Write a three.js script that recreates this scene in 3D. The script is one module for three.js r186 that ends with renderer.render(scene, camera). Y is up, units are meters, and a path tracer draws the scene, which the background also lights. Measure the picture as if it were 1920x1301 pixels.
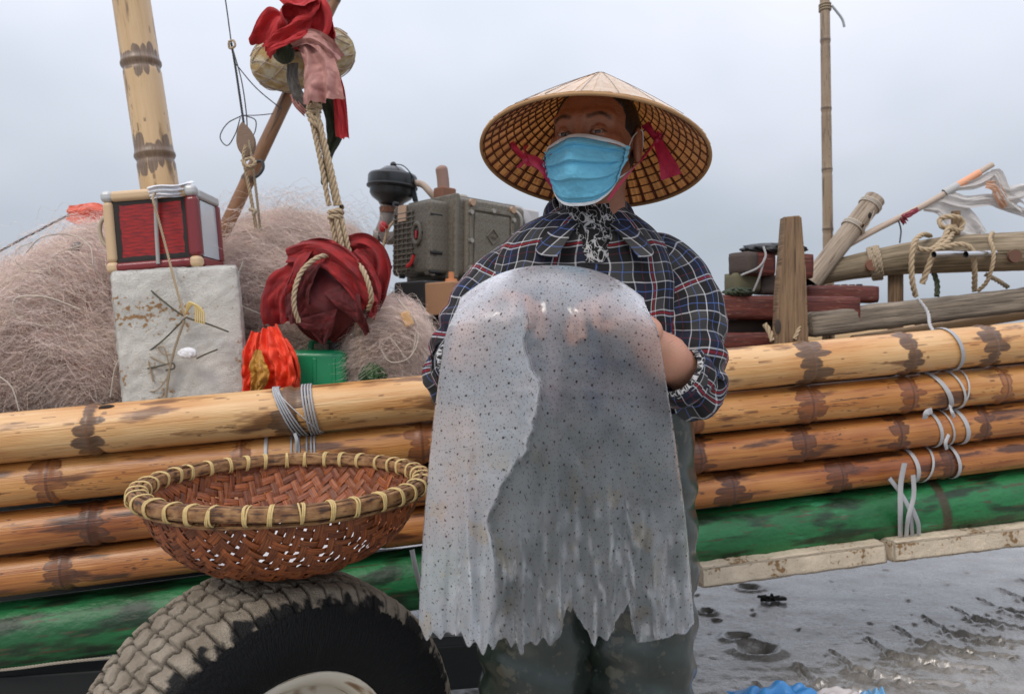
import * as THREE from 'three';
import { mergeGeometries } from 'three/addons/utils/BufferGeometryUtils.js';
import { RoundedBoxGeometry } from 'three/addons/geometries/RoundedBoxGeometry.js';
import { ImprovedNoise } from 'three/addons/math/ImprovedNoise.js';

// ------------------------------------------------------------ camera, sky, sun, exposure
const F = 1387, HOR = 620, EYE = 1.15;            // focal length in photo pixels, horizon row, lens height in metres
const scene = new THREE.Scene();
const camera = new THREE.PerspectiveCamera(2 * Math.atan(650.5 / F) * 180 / Math.PI, 1920 / 1301, 0.05, 2000);
camera.position.set(0, EYE, 0);
camera.lookAt(0, EYE, -1);
camera.setViewOffset(1920, 1301, 0, 650.5 - HOR, 1920, 1301);   // lens shifted so that the horizon sits a little above the middle
camera.focus = 1.45;
camera.userData.fStop = 5.6;

const renderer = new THREE.WebGLRenderer({ antialias: true });
renderer.setSize(1024, 693);
renderer.toneMapping = THREE.LinearToneMapping;
renderer.toneMappingExposure = 1.0;
renderer.shadowMap.enabled = true;

const perlin = new ImprovedNoise();
const noise = (x, y = 0, z = 0) => perlin.noise(x + 31.7, y + 57.3, z + 11.1);
const fbm = (x, y = 0, z = 0, o = 4) => { let s = 0, a = 0.5; for (let i = 0; i < o; i++) { s += a * noise(x, y, z); x *= 2.03; y *= 2.03; z *= 2.03; a *= 0.5; } return s; };
const smooth = (a, b, x) => { const t = Math.min(1, Math.max(0, (x - a) / (b - a))); return t * t * (3 - 2 * t); };
const clamp = (x, a = 0, b = 1) => Math.min(b, Math.max(a, x));
const lerp = (a, b, t) => a + (b - a) * t;
const rng = (seed) => () => { seed = (seed + 0x6d2b79f5) | 0; let t = Math.imul(seed ^ (seed >>> 15), 1 | seed); t = (t + Math.imul(t ^ (t >>> 7), 61 | t)) ^ t; return ((t ^ (t >>> 14)) >>> 0) / 4294967296; };

{ // overcast sky: an even, slightly blue cloud layer, brighter towards the zenith
  const w = 512, h = 256, data = new Float32Array(w * h * 4);
  for (let j = 0; j < h; j++) for (let i = 0; i < w; i++) {
    const el = ((j + 0.5) / h - 0.5) * Math.PI, az = ((i + 0.5) / w) * 2 * Math.PI, ce = Math.cos(el), s = Math.max(0, Math.sin(el));
    const X = ce * Math.cos(az), Y = Math.sin(el), Z = ce * Math.sin(az), q = 1 / (Y + 0.35);
    const c = fbm(X * q * 1.3, Z * q * 1.3, 3.3, 5) + 0.5 * fbm(X * q * 3.1 + 9, Z * q * 3.1, 7.7, 4);
    const k = (0.63 + 1.32 * s) * (1 + 0.15 * c), t = clamp(0.18 + 1.15 * s + 0.5 * c);
    const o = (j * w + i) * 4;
    data[o] = k * lerp(0.60, 0.81, t); data[o + 1] = k * lerp(0.70, 0.82, t); data[o + 2] = k * lerp(0.80, 0.925, t); data[o + 3] = 1;
  }
  const t = new THREE.DataTexture(data, w, h, THREE.RGBAFormat, THREE.FloatType);
  t.mapping = THREE.EquirectangularReflectionMapping; t.magFilter = THREE.LinearFilter; t.wrapS = THREE.RepeatWrapping; t.needsUpdate = true;
  scene.background = t; scene.environment = t; scene.backgroundIntensity = 1; scene.environmentIntensity = 1;
}
const sun = new THREE.DirectionalLight(0xfff4e6, 1.3);
sun.position.set(-3.2, 7.5, 3.6); sun.target.position.set(0, 0.8, -2);
sun.castShadow = true; sun.shadow.radius = 34; sun.shadow.mapSize.set(2048, 2048);
Object.assign(sun.shadow.camera, { left: -5, right: 5, top: 5, bottom: -5, near: 0.5, far: 25 });
scene.add(sun, sun.target);

// ------------------------------------------------------------ helpers
const V = (x, y, z) => new THREE.Vector3(x, y, z);
// a point of the place, from where it is seen in the photograph and its real distance
const P = (px, py, d) => V((px - 960) / F * d, EYE + (HOR - py) / F * d, -d);
const used = {};
const numbered = (n) => { const k = used[n] = (used[n] ?? -1) + 1; return k ? n + '_' + String(k).padStart(3, '0') : n; };
const things = [];
function thing(name, label, category, group) {
  const o = new THREE.Group(); o.name = numbered(name); o.userData = { label, category }; if (group) o.userData.group = group;
  scene.add(o); things.push(o); return o;
}
function part(parent, name, geo, mat, label) {
  const m = new THREE.Mesh(geo, mat); m.name = name; if (label) m.userData.label = label; parent.add(m); return m;
}
function solo(name, geo, mat, label, category, group) {
  const m = new THREE.Mesh(geo, mat); m.name = numbered(name); m.userData = { label, category }; if (group) m.userData.group = group;
  scene.add(m); things.push(m); return m;
}
const mat = (c, r = 0.8, o = {}) => new THREE.MeshPhysicalMaterial({ color: Array.isArray(c) ? new THREE.Color().setRGB(...c) : c, roughness: r, ...o });
function tex(w, h, fn, srgb = true) {
  const d = new Uint8Array(w * h * 4);
  for (let j = 0; j < h; j++) for (let i = 0; i < w; i++) {
    const c = fn((i + 0.5) / w, (j + 0.5) / h), o = (j * w + i) * 4;
    d[o] = clamp(c[0]) * 255; d[o + 1] = clamp(c[1] ?? c[0]) * 255; d[o + 2] = clamp(c[2] ?? c[0]) * 255; d[o + 3] = 255;
  }
  const t = new THREE.DataTexture(d, w, h); t.wrapS = t.wrapT = THREE.RepeatWrapping; t.magFilter = THREE.LinearFilter;
  if (srgb) t.colorSpace = THREE.SRGBColorSpace; t.needsUpdate = true; return t;
}
// fast gradient noise whose lattice repeats every px, py cells, so that textures repeat without a seam
const PERM = (() => { const r = rng(11), a = Array.from({ length: 256 }, (_, i) => i); for (let i = 255; i > 0; i--) { const j = Math.floor(r() * (i + 1)); [a[i], a[j]] = [a[j], a[i]]; } return Uint8Array.from([...a, ...a]); })();
const GX = Float32Array.from({ length: 256 }, (_, i) => Math.cos(i * 2.399963) * 1.5), GY = Float32Array.from({ length: 256 }, (_, i) => Math.sin(i * 2.399963) * 1.5);
function pn(x, y, px, py, s) {
  const xf = Math.floor(x), yf = Math.floor(y), fx = x - xf, fy = y - yf, x0 = ((xf % px) + px) % px, y0 = ((yf % py) + py) % py, x1 = x0 + 1 === px ? 0 : x0 + 1, y1 = y0 + 1 === py ? 0 : y0 + 1;
  const u = fx * fx * fx * (fx * (fx * 6 - 15) + 10), v = fy * fy * fy * (fy * (fy * 6 - 15) + 10), A = PERM[(y0 + s * 37) & 255], B = PERM[(y1 + s * 37) & 255];
  const a = PERM[A + (x0 & 255)], b = PERM[A + (x1 & 255)], c = PERM[B + (x0 & 255)], d = PERM[B + (x1 & 255)];
  const p = GX[a] * fx + GY[a] * fy, q = GX[b] * (fx - 1) + GY[b] * fy, r = GX[c] * fx + GY[c] * (fy - 1), t = GX[d] * (fx - 1) + GY[d] * (fy - 1);
  return p + u * (q - p) + v * (r + u * (t - r) - p - u * (q - p));
}
const wrapN = (u, v, fu, fv, o = 4, s = 0) => { let r = 0, a = 0.5; fu = Math.round(fu); fv = Math.round(fv); s = Math.round(s); for (let i = 0; i < o; i++) { r += a * pn(u * fu, v * fv, fu, fv, s + i * 5); fu *= 2; fv *= 2; a *= 0.5; } return r; };
const mix3 = (a, b, t) => [lerp(a[0], b[0], t), lerp(a[1], b[1], t), lerp(a[2], b[2], t)];
const rep = (t, x, y) => { const c = t.clone(); c.repeat.set(x, y); c.needsUpdate = true; return c; };
const X = (g, [tx, ty, tz] = [0, 0, 0], [rx, ry, rz] = [0, 0, 0], s = 1) => g.applyMatrix4(new THREE.Matrix4().compose(V(tx, ty, tz), new THREE.Quaternion().setFromEuler(new THREE.Euler(rx, ry, rz)), Array.isArray(s) ? V(...s) : V(s, s, s)));
const rbox = (w, h, d, r = 0.006, s = 2) => new RoundedBoxGeometry(w, h, d, s, r);
const curve = (pts, closed = false) => new THREE.CatmullRomCurve3(pts, closed, 'centripetal');
const merge = (gs) => mergeGeometries(gs.map((g) => { const c = g.index ? g.toNonIndexed() : g; for (const k of Object.keys(c.attributes)) if (!['position', 'normal', 'uv'].includes(k)) c.deleteAttribute(k); return c; }), false);

// a grid surface f(u, v) -> Vector3, uv(u, v) -> [s, t]; closed in u where cu
function grid(nu, nv, f, uv, cu = false) {
  const pos = [], uvs = [], idx = [];
  for (let j = 0; j <= nv; j++) for (let i = 0; i <= nu; i++) {
    const p = f(i / nu, j / nv); pos.push(p.x, p.y, p.z);
    const t = uv ? uv(i / nu, j / nv) : [i / nu, j / nv]; uvs.push(t[0], t[1]);
  }
  for (let j = 0; j < nv; j++) for (let i = 0; i < nu; i++) { const a = j * (nu + 1) + i, b = a + 1, c = a + nu + 1, d = c + 1; idx.push(a, b, d, a, d, c); }
  const g = new THREE.BufferGeometry(); g.setAttribute('position', new THREE.Float32BufferAttribute(pos, 3)); g.setAttribute('uv', new THREE.Float32BufferAttribute(uvs, 2)); g.setIndex(idx); g.computeVertexNormals();
  if (cu) { const n = g.attributes.normal; for (let j = 0; j <= nv; j++) { const a = j * (nu + 1), b = a + nu, x = n.getX(a) + n.getX(b), y = n.getY(a) + n.getY(b), z = n.getZ(a) + n.getZ(b), l = Math.hypot(x, y, z) || 1; n.setXYZ(a, x / l, y / l, z / l); n.setXYZ(b, x / l, y / l, z / l); } }
  return g;
}
// frames along a curve, carried without twist
function frames(c, n) {
  const out = []; let up = null;
  for (let i = 0; i <= n; i++) {
    const p = c.getPointAt(i / n), t = c.getTangentAt(i / n);
    if (!up) up = Math.abs(t.y) > 0.85 ? V(0, 0, 1) : V(0, 1, 0);
    const b = t.clone().cross(up).normalize(), nn = b.clone().cross(t).normalize(); up = nn;
    out.push({ p, t, n: nn, b });
  }
  return out;
}
// a tube with a radius r(s, angle) along a curve; uv: u along (0..1), v round (0..1), or in metres; ends capped
function tube(c, r, nl = 40, nr = 10, o = {}) {
  const fr = frames(c, nl), L = c.getLength(), rr = typeof r === 'function' ? r : () => r, q = rr(0.5, 0);
  const g = grid(nr, nl, (u, v) => { const k = Math.round(v * nl), f = fr[k], a = u * 2 * Math.PI, R = rr(v, a); return f.p.clone().addScaledVector(f.n, Math.cos(a) * R).addScaledVector(f.b, Math.sin(a) * R * (o.flat ?? 1)); }, o.uv01 ? (u, v) => [v, u] : (u, v) => [v * L + (o.warp ?? 0) * noise(u * 8, v * L * 20, 3), u * 2 * Math.PI * q + (o.warp ?? 0) * noise(u * 6, v * L * 26, 7)], true);
  if (o.open) return g;
  const caps = [];
  for (const [k, s] of [[0, -1], [nl, 1]]) {
    const f = fr[k], pos = [f.p.x, f.p.y, f.p.z], nor = [f.t.x * s, f.t.y * s, f.t.z * s], uv = [0, 0], idx = [];
    for (let i = 0; i <= nr; i++) { const a = i / nr * 2 * Math.PI, R = rr(k / nl, a), p = f.p.clone().addScaledVector(f.n, Math.cos(a) * R).addScaledVector(f.b, Math.sin(a) * R * (o.flat ?? 1)); pos.push(p.x, p.y, p.z); nor.push(f.t.x * s, f.t.y * s, f.t.z * s); uv.push(0.02 * Math.cos(a), 0.02 * Math.sin(a)); if (i) s > 0 ? idx.push(0, i + 1, i) : idx.push(0, i, i + 1); }
    const e = new THREE.BufferGeometry(); e.setAttribute('position', new THREE.Float32BufferAttribute(pos, 3)); e.setAttribute('normal', new THREE.Float32BufferAttribute(nor, 3)); e.setAttribute('uv', new THREE.Float32BufferAttribute(uv, 2)); e.setIndex(idx); caps.push(e);
  }
  return merge([g, ...caps]);
}
const stick = (a, b, r, nr = 10, nl = 1) => tube(new THREE.LineCurve3(a, b), r, nl, nr);
// a laid rope: three strands wound round one another
function rope(pts, r, o = {}) {
  const c = pts.isCurve ? pts : curve(pts, o.closed), L = c.getLength(), pitch = o.pitch ?? r * 7, n = Math.min(420, Math.max(8, Math.round(L / pitch * 7))), fr = frames(c, n), gs = [];
  for (let k = 0; k < 3; k++) {
    const P3 = fr.map((f, i) => { const a = i / n * L / pitch * 2 * Math.PI + k * 2.0944; return f.p.clone().addScaledVector(f.n, Math.cos(a) * r * 0.5).addScaledVector(f.b, Math.sin(a) * r * 0.5); });
    gs.push(grid(6, n, (u, v) => { const i = Math.round(v * n), f = fr[i], a = u * 2 * Math.PI; return P3[i].clone().addScaledVector(f.n, Math.cos(a) * r * 0.56).addScaledVector(f.b, Math.sin(a) * r * 0.56); }, (u, v) => [v * L, u * r * 3], true));
  }
  return merge(gs);
}
// surface of the field f < 0 on a grid of cells (surface nets), with normals from the field
function nets(f, lo, hi, cell) {
  const n = [0, 1, 2].map((k) => Math.ceil((hi[k] - lo[k]) / cell) + 1), [nx, ny, nz] = n, D = new Float32Array(nx * ny * nz), id = new Int32Array(nx * ny * nz).fill(-1), pos = [], idx = [];
  const at = (i, j, k) => i + nx * (j + ny * k);
  for (let k = 0; k < nz; k++) for (let j = 0; j < ny; j++) for (let i = 0; i < nx; i++) D[at(i, j, k)] = f(lo[0] + i * cell, lo[1] + j * cell, lo[2] + k * cell);
  for (let k = 0; k < nz - 1; k++) for (let j = 0; j < ny - 1; j++) for (let i = 0; i < nx - 1; i++) {
    let m = 0; const c = []; for (let q = 0; q < 8; q++) { const d = D[at(i + (q & 1), j + (q >> 1 & 1), k + (q >> 2))]; c.push(d); if (d < 0) m |= 1 << q; }
    if (m === 0 || m === 255) continue;
    let x = 0, y = 0, z = 0, e = 0;
    for (let q = 0; q < 8; q++) for (const b of [1, 2, 4]) { const w = q | b; if (w === q || (c[q] < 0) === (c[w] < 0)) continue; const t = c[q] / (c[q] - c[w]); x += (q & 1) + (b === 1 ? t : 0); y += (q >> 1 & 1) + (b === 2 ? t : 0); z += (q >> 2) + (b === 4 ? t : 0); e++; }
    id[at(i, j, k)] = pos.length / 3; pos.push(lo[0] + (i + x / e) * cell, lo[1] + (j + y / e) * cell, lo[2] + (k + z / e) * cell);
  }
  const S = [1, nx, nx * ny];
  for (let k = 1; k < nz - 1; k++) for (let j = 1; j < ny - 1; j++) for (let i = 1; i < nx - 1; i++) {
    const o = at(i, j, k), d0 = D[o] < 0;
    for (let a = 0; a < 3; a++) { const d1 = D[o + S[a]] < 0; if (d0 === d1) continue; const s1 = S[(a + 1) % 3], s2 = S[(a + 2) % 3], A = id[o], B = id[o - s1], C = id[o - s1 - s2], E = id[o - s2]; if (A < 0 || B < 0 || C < 0 || E < 0) continue; d0 ? idx.push(A, B, C, A, C, E) : idx.push(A, C, B, A, E, C); }
  }
  const nor = new Float32Array(pos.length), e = cell * 0.6;
  for (let i = 0; i < pos.length; i += 3) { const [x, y, z] = [pos[i], pos[i + 1], pos[i + 2]], gx = f(x + e, y, z) - f(x - e, y, z), gy = f(x, y + e, z) - f(x, y - e, z), gz = f(x, y, z + e) - f(x, y, z - e), l = Math.hypot(gx, gy, gz) || 1; nor[i] = gx / l; nor[i + 1] = gy / l; nor[i + 2] = gz / l; }
  const g = new THREE.BufferGeometry(); g.setAttribute('position', new THREE.Float32BufferAttribute(pos, 3)); g.setAttribute('normal', new THREE.BufferAttribute(nor, 3)); g.setIndex(idx);
  const uv = new Float32Array(pos.length / 3 * 2); for (let i = 0; i < uv.length / 2; i++) { uv[2 * i] = pos[3 * i] + pos[3 * i + 2] * 0.7; uv[2 * i + 1] = pos[3 * i + 1] + pos[3 * i + 2] * 0.3; } g.setAttribute('uv', new THREE.BufferAttribute(uv, 2));
  return g;
}
const smin = (a, b, k) => { const h = clamp(0.5 + 0.5 * (b - a) / k); return lerp(b, a, h) - k * h * (1 - h); };
const smax = (a, b, k) => -smin(-a, -b, k);
const capsule = (x, y, z, a, b, ra, rb) => { const bx = b.x - a.x, by = b.y - a.y, bz = b.z - a.z, px = x - a.x, py = y - a.y, pz = z - a.z, t = clamp((px * bx + py * by + pz * bz) / (bx * bx + by * by + bz * bz)); return Math.hypot(px - bx * t, py - by * t, pz - bz * t) - lerp(ra, rb, t); };
const ball = (x, y, z, cx, cy, cz, r) => Math.hypot(x - cx, y - cy, z - cz) - r;
const egg = (x, y, z, cx, cy, cz, rx, ry, rz) => { const a = (x - cx) / rx, b = (y - cy) / ry, c = (z - cz) / rz, k = Math.hypot(a, b, c), g = Math.hypot(a / rx, b / ry, c / rz); return g < 1e-9 ? -Math.min(rx, ry, rz) : k * (k - 1) / g; };
function tint(g, fn) { const p = g.attributes.position, n = g.attributes.normal, c = new Float32Array(p.count * 3); for (let i = 0; i < p.count; i++) { const q = fn(p.getX(i), p.getY(i), p.getZ(i), n.getX(i), n.getY(i), n.getZ(i)); c.set(q, i * 3); } g.setAttribute('color', new THREE.BufferAttribute(c, 3)); return g; }
const bumpTex = (seed, fu, fv, o = 4) => tex(512, 512, (u, v) => [0.5 + 0.8 * wrapN(u, v, fu, fv, o, seed)], false);

// ------------------------------------------------------------ mud flat
{
  const lugs = []; // chevron marks pressed by a tractor tyre: [points of the groove]
  const a0 = V(1.05, 0, -2.36), dir = V(0.84, 0, -0.54).normalize(), side = V(-dir.z, 0, dir.x);
  const R = rng(5);
  for (let i = -3; i < 11; i++) {
    const L = V(0.973, 0, -2.532).addScaledVector(dir, i * 0.205 + (R() - 0.5) * 0.03), q = (x, z) => L.clone().add(V(x + (R() - 0.5) * 0.012, 0, z + (R() - 0.5) * 0.012)), c = q(0.012, 0.15), M = q(0.06, 0.195), mid = q(0.15, 0.235), N = q(0.26 + 0.05 * R(), 0.262);
    lugs.push([[L, c, 0.0065, 0.011], [c, M, 0.016, 0.019], [M, mid, 0.0125, 0.017], [mid, N, 0.009, 0.010]]);
  }
  const lo = -3, seg = (x, z, s) => { const bx = s[1].x - s[0].x, bz = s[1].z - s[0].z, t = clamp(((x - s[0].x) * bx + (z - s[0].z) * bz) / (bx * bx + bz * bz)); return [Math.hypot(x - s[0].x - bx * t, z - s[0].z - bz * t), t]; };
  const holes = [[0.852, -2.77, 0.030], [0.888, -2.665, 0.040], [0.80, -3.02, 0.018], [0.62, -3.25, 0.024], [1.06, -3.3, 0.03], [0.72, -3.25, 0.028]];
  const height = (x, z) => {
    const near = smooth(9, 5, -z) * smooth(5, 3.4, Math.abs(x));
    let h = 0.018 * fbm(x * 0.8, z * 0.8, 1, 3) * smooth(60, 6, Math.hypot(x, z));
    if (near <= 0) return h;
    h += near * (0.007 * fbm(x * 3.2, z * 5, 4, 3) + 0.0035 * Math.max(0, noise(x * 30, z * 34, 9) - 0.1) + 0.0022 * noise(x * 13 + 3, z * 15, 2) - 0.008 * smooth(0.52, 0.66, noise(x * 17, z * 19, 5)));
    const q = (x - a0.x) * side.x + (z - a0.z) * side.z, along = (x - a0.x) * dir.x + (z - a0.z) * dir.z;
    if (Math.abs(q) < 0.6 && along > -0.6 && along < 3.2) {
      const churn = smooth(0.13, 0.03, Math.abs(q));
      h += churn * (0.020 * Math.max(-0.1, fbm(x * 19, z * 19, 8, 4)) + 0.006 * Math.max(0, noise(x * 55, z * 55, 3)));
      for (const lug of lugs) { if (Math.abs(x - lug[1][0].x) > 0.45 || Math.abs(z - lug[1][0].z) > 0.35) continue; let cut = 0, rim = 0; for (const s of lug) { const [d] = seg(x, z, s); cut = Math.max(cut, s[3] * Math.exp(-((d / s[2]) ** 2))); rim = Math.max(rim, s[3] * Math.exp(-(((d - s[2] * 2.0) / (s[2] * 0.9)) ** 2))); } h += -2.4 * cut * (0.85 + 0.5 * noise(x * 40, z * 40)) + 0.9 * rim * Math.max(0, 0.6 + noise(x * 33, z * 33, 6)); }
    }
    for (const [hx, hz, r] of holes) { const d = Math.hypot((x - hx) * 0.72, z - hz) / r + 0.15 * noise(x * 30, z * 30); if (d < 3) h += -0.034 * Math.exp(-(d ** 4) * 1.4) + 0.011 * Math.exp(-((d - 1.5) ** 2) * 5); }
    return h;
  };
  const xs = [], zs = [];
  for (const x of [-900, -300, -100, -40, -15, -8, -5, -3.5, -2.6, -2, -1.6, -1.3, -1.05, -0.85, -0.7, -0.55, -0.42, -0.3]) xs.push(x);
  for (let x = -0.22; x < 2.75; x += 0.0085) xs.push(x);
  for (const x of [2.85, 3, 3.3, 3.7, 4.2, 5, 7, 12, 25, 60, 150, 400, 900]) xs.push(x);
  for (const z of [60, 20, 6, 2, 0.5, -0.4, -1, -1.4, -1.7, -1.9]) zs.push(z);
  for (let z = -2.02; z > -4.4; z -= 0.0095) zs.push(z);
  for (let z = -4.42; z > -7; z -= 0.03) zs.push(z);
  for (const z of [-7.2, -7.6, -8.2, -9, -10.5, -13, -18, -28, -50, -100, -250, -600, -1300]) zs.push(z);
  const nu = xs.length - 1, nv = zs.length - 1;
  const g = grid(nu, nv, (u, v) => { const x = xs[Math.round(u * nu)], z = zs[Math.round(v * nv)]; return V(x, height(x, z), z); }, (u, v) => [xs[Math.round(u * nu)], zs[Math.round(v * nv)]]);
  const wet = tex(1024, 1024, (u, v) => { const n = wrapN(u, v, 9, 14, 5, 1), m = wrapN(u, v, 60, 90, 3, 4); const c = mix3([0.50, 0.485, 0.46], [0.62, 0.605, 0.585], clamp(0.5 + 1.5 * n + 0.5 * m)); return c; });
  const ro = tex(1024, 1024, (u, v) => { const n = wrapN(u, v, 7, 16, 5, 2), m = wrapN(u, v, 70, 110, 3, 7); return [clamp(0.30 + 0.42 * n + 0.22 * m, 0.10, 0.65)]; }, false);
  const bu = tex(1024, 1024, (u, v) => { const m = wrapN(u, v, 60, 80, 5, 3), n = wrapN(u, v, 170, 200, 2, 6); return [clamp(0.5 + 0.75 * m + 0.3 * n)]; }, false);
  const mm = mat([1, 1, 1], 1, { map: rep(wet, 0.55, 0.55), roughnessMap: rep(ro, 0.7, 0.7), bumpMap: rep(bu, 0.83, 0.83), bumpScale: 0.0038, clearcoat: 0.75, clearcoatRoughness: 0.17 });
  const mesh = new THREE.Mesh(g, mm); mesh.name = 'mud_flat'; mesh.userData = { kind: 'structure', label: 'wet grey mud flat with tyre tracks and footprints' }; scene.add(mesh);
}

// ------------------------------------------------------------ fishing boat: bamboo sides over a green hull
const boat = thing('fishing_boat', 'bamboo fishing boat with lashed side poles over a green hull, on a trailer', 'boat');
const DL = 1.86, DR = 2.36;
const lineAt = (A, B, px) => { const k = (px - 960) / F, da = -A.z, dd = -B.z - da, dx = B.x - A.x; return (A.x - k * da) / (k * dd - dx); };
const ext = (A, B, a, b) => [A.clone().lerp(B, a), A.clone().lerp(B, b)];
const grainBump = tex(512, 512, (u, v) => [0.5 + 0.5 * wrapN(u, v, 6, 150, 3, 2) + 0.25 * wrapN(u, v, 18, 60, 3, 5)], false);
const poleTones = {
  pale: { a: [0.85, 0.69, 0.48], b: [0.78, 0.56, 0.32], c: [0.60, 0.36, 0.16], dirt: 0.25, patch: [[0.32, 0.22, 0.14], [0.46, 0.34, 0.23]] },
  tan: { a: [0.80, 0.59, 0.35], b: [0.70, 0.45, 0.20], c: [0.47, 0.24, 0.09], dirt: 0.5, patch: [[0.35, 0.18, 0.09], [0.54, 0.30, 0.15]] },
  brown: { a: [0.74, 0.50, 0.26], b: [0.57, 0.31, 0.12], c: [0.36, 0.17, 0.06], dirt: 0.8, patch: [[0.24, 0.13, 0.07], [0.44, 0.24, 0.12]] },
  grey: { a: [0.62, 0.54, 0.44], b: [0.54, 0.45, 0.35], c: [0.42, 0.33, 0.24], dirt: 0.3, patch: [[0.36, 0.29, 0.23], [0.45, 0.37, 0.3]] },
};
function poleMaterial(tone, seed, L, nodes, w = 2048, h = 256) {
  const T = poleTones[tone];
  const R = rng(seed * 77 + 3), scratches = [];
  for (let i = 0; i < 90 * L; i++) scratches.push([R() * L, R(), 0.004 + R() * 0.05 * R(), 0.004 + 0.012 * R() * R(), R()]);
  const rows = Array.from({ length: 64 }, () => []); // scratches by place along the pole
  for (const s of scratches) rows[Math.min(63, Math.floor(s[0] / L * 64))].push(s);
  const map = tex(w, h, (u, v) => {
    const s = u * L, W = (a, b, o, k) => wrapN(u, v, a * L, b, o, k + seed * 3);
    const streak = W(2.2, 28, 4, 1), fine = W(10, 110, 3, 2), cloud = W(3.1, 3, 4, 3);
    let c = mix3(T.a, T.b, clamp(0.42 + 0.8 * streak + 1.2 * cloud));
    c = mix3(c, T.c, clamp((fine * 0.8 + streak * 0.7 + cloud * 0.5 - 0.30) * 1.7, 0, 0.6));
    const dirt = clamp((W(4.4, 8, 5, 4) - 0.12 + 0.1 * (1 - T.dirt)) * 5 - 1 + T.dirt * 0.8);
    c = mix3(c, T.c.map((x) => x * 0.62), dirt * 0.75);
    const crack = W(1.3, 22, 2, 6); if (Math.abs(crack) < 0.006 && W(1.1, 5, 2, 8) > 0.05) c = mix3(c, T.c.map((x) => x * 0.45), 0.75);
    for (const n of nodes) {
      const d = s - n.s; if (Math.abs(d) > 0.16) continue;
      const vw = v * 13 + n.s * 7 + 0.8 * pn(v * 9, n.s, 9, 64, seed), k = Math.floor(vw), f = vw - k, hh = (q) => { const z = Math.sin((k + q) * 91.7 + seed * 13.1 + n.s * 37) * 4375.5; return z - Math.floor(z); };
      const lob = 0.5 + 0.5 * Math.sqrt(Math.max(0, 1 - (2 * f - 1) ** 2)), wdt = (n.w ?? 0.035) * (0.35 + 0.95 * (d < 0 ? hh(0.1) : hh(0.7))) * lob;
      const e = Math.abs(d) - wdt + 0.006 * fine;
      if (e < 0) { const shade = mix3(T.patch[0], T.patch[1], clamp(0.45 + 1.6 * fine + 0.9 * streak)); c = mix3(c, shade, smooth(0.001, -0.006, e) * (n.k ?? 0.92)); if (e > -0.005) c = mix3(c, T.patch[0], 0.5); }
      if (Math.abs(d) < 0.0035) c = mix3(c, T.c.map((x) => x * 0.7), 0.55);
    }
    for (const q of rows[Math.min(63, Math.floor(u * 64))]) { const ds = Math.abs(s - q[0]) / q[2]; let dv = Math.abs(v - q[1]); dv = Math.min(dv, 1 - dv) / q[3]; if (ds < 1 && dv < 1) c = mix3(c, T.c.map((x) => x * (0.45 + 0.3 * q[4])), 0.7 * (1 - Math.max(ds, dv)) ** 0.6); }
    return c;
  });
  map.wrapS = THREE.ClampToEdgeWrapping;
  return mat([1, 1, 1], 0.42, { map, bumpMap: rep(grainBump, 1.6 * L, 1), bumpScale: 0.0016, roughness: 0.42, clearcoat: 0.3, clearcoatRoughness: 0.3 });
}
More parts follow.
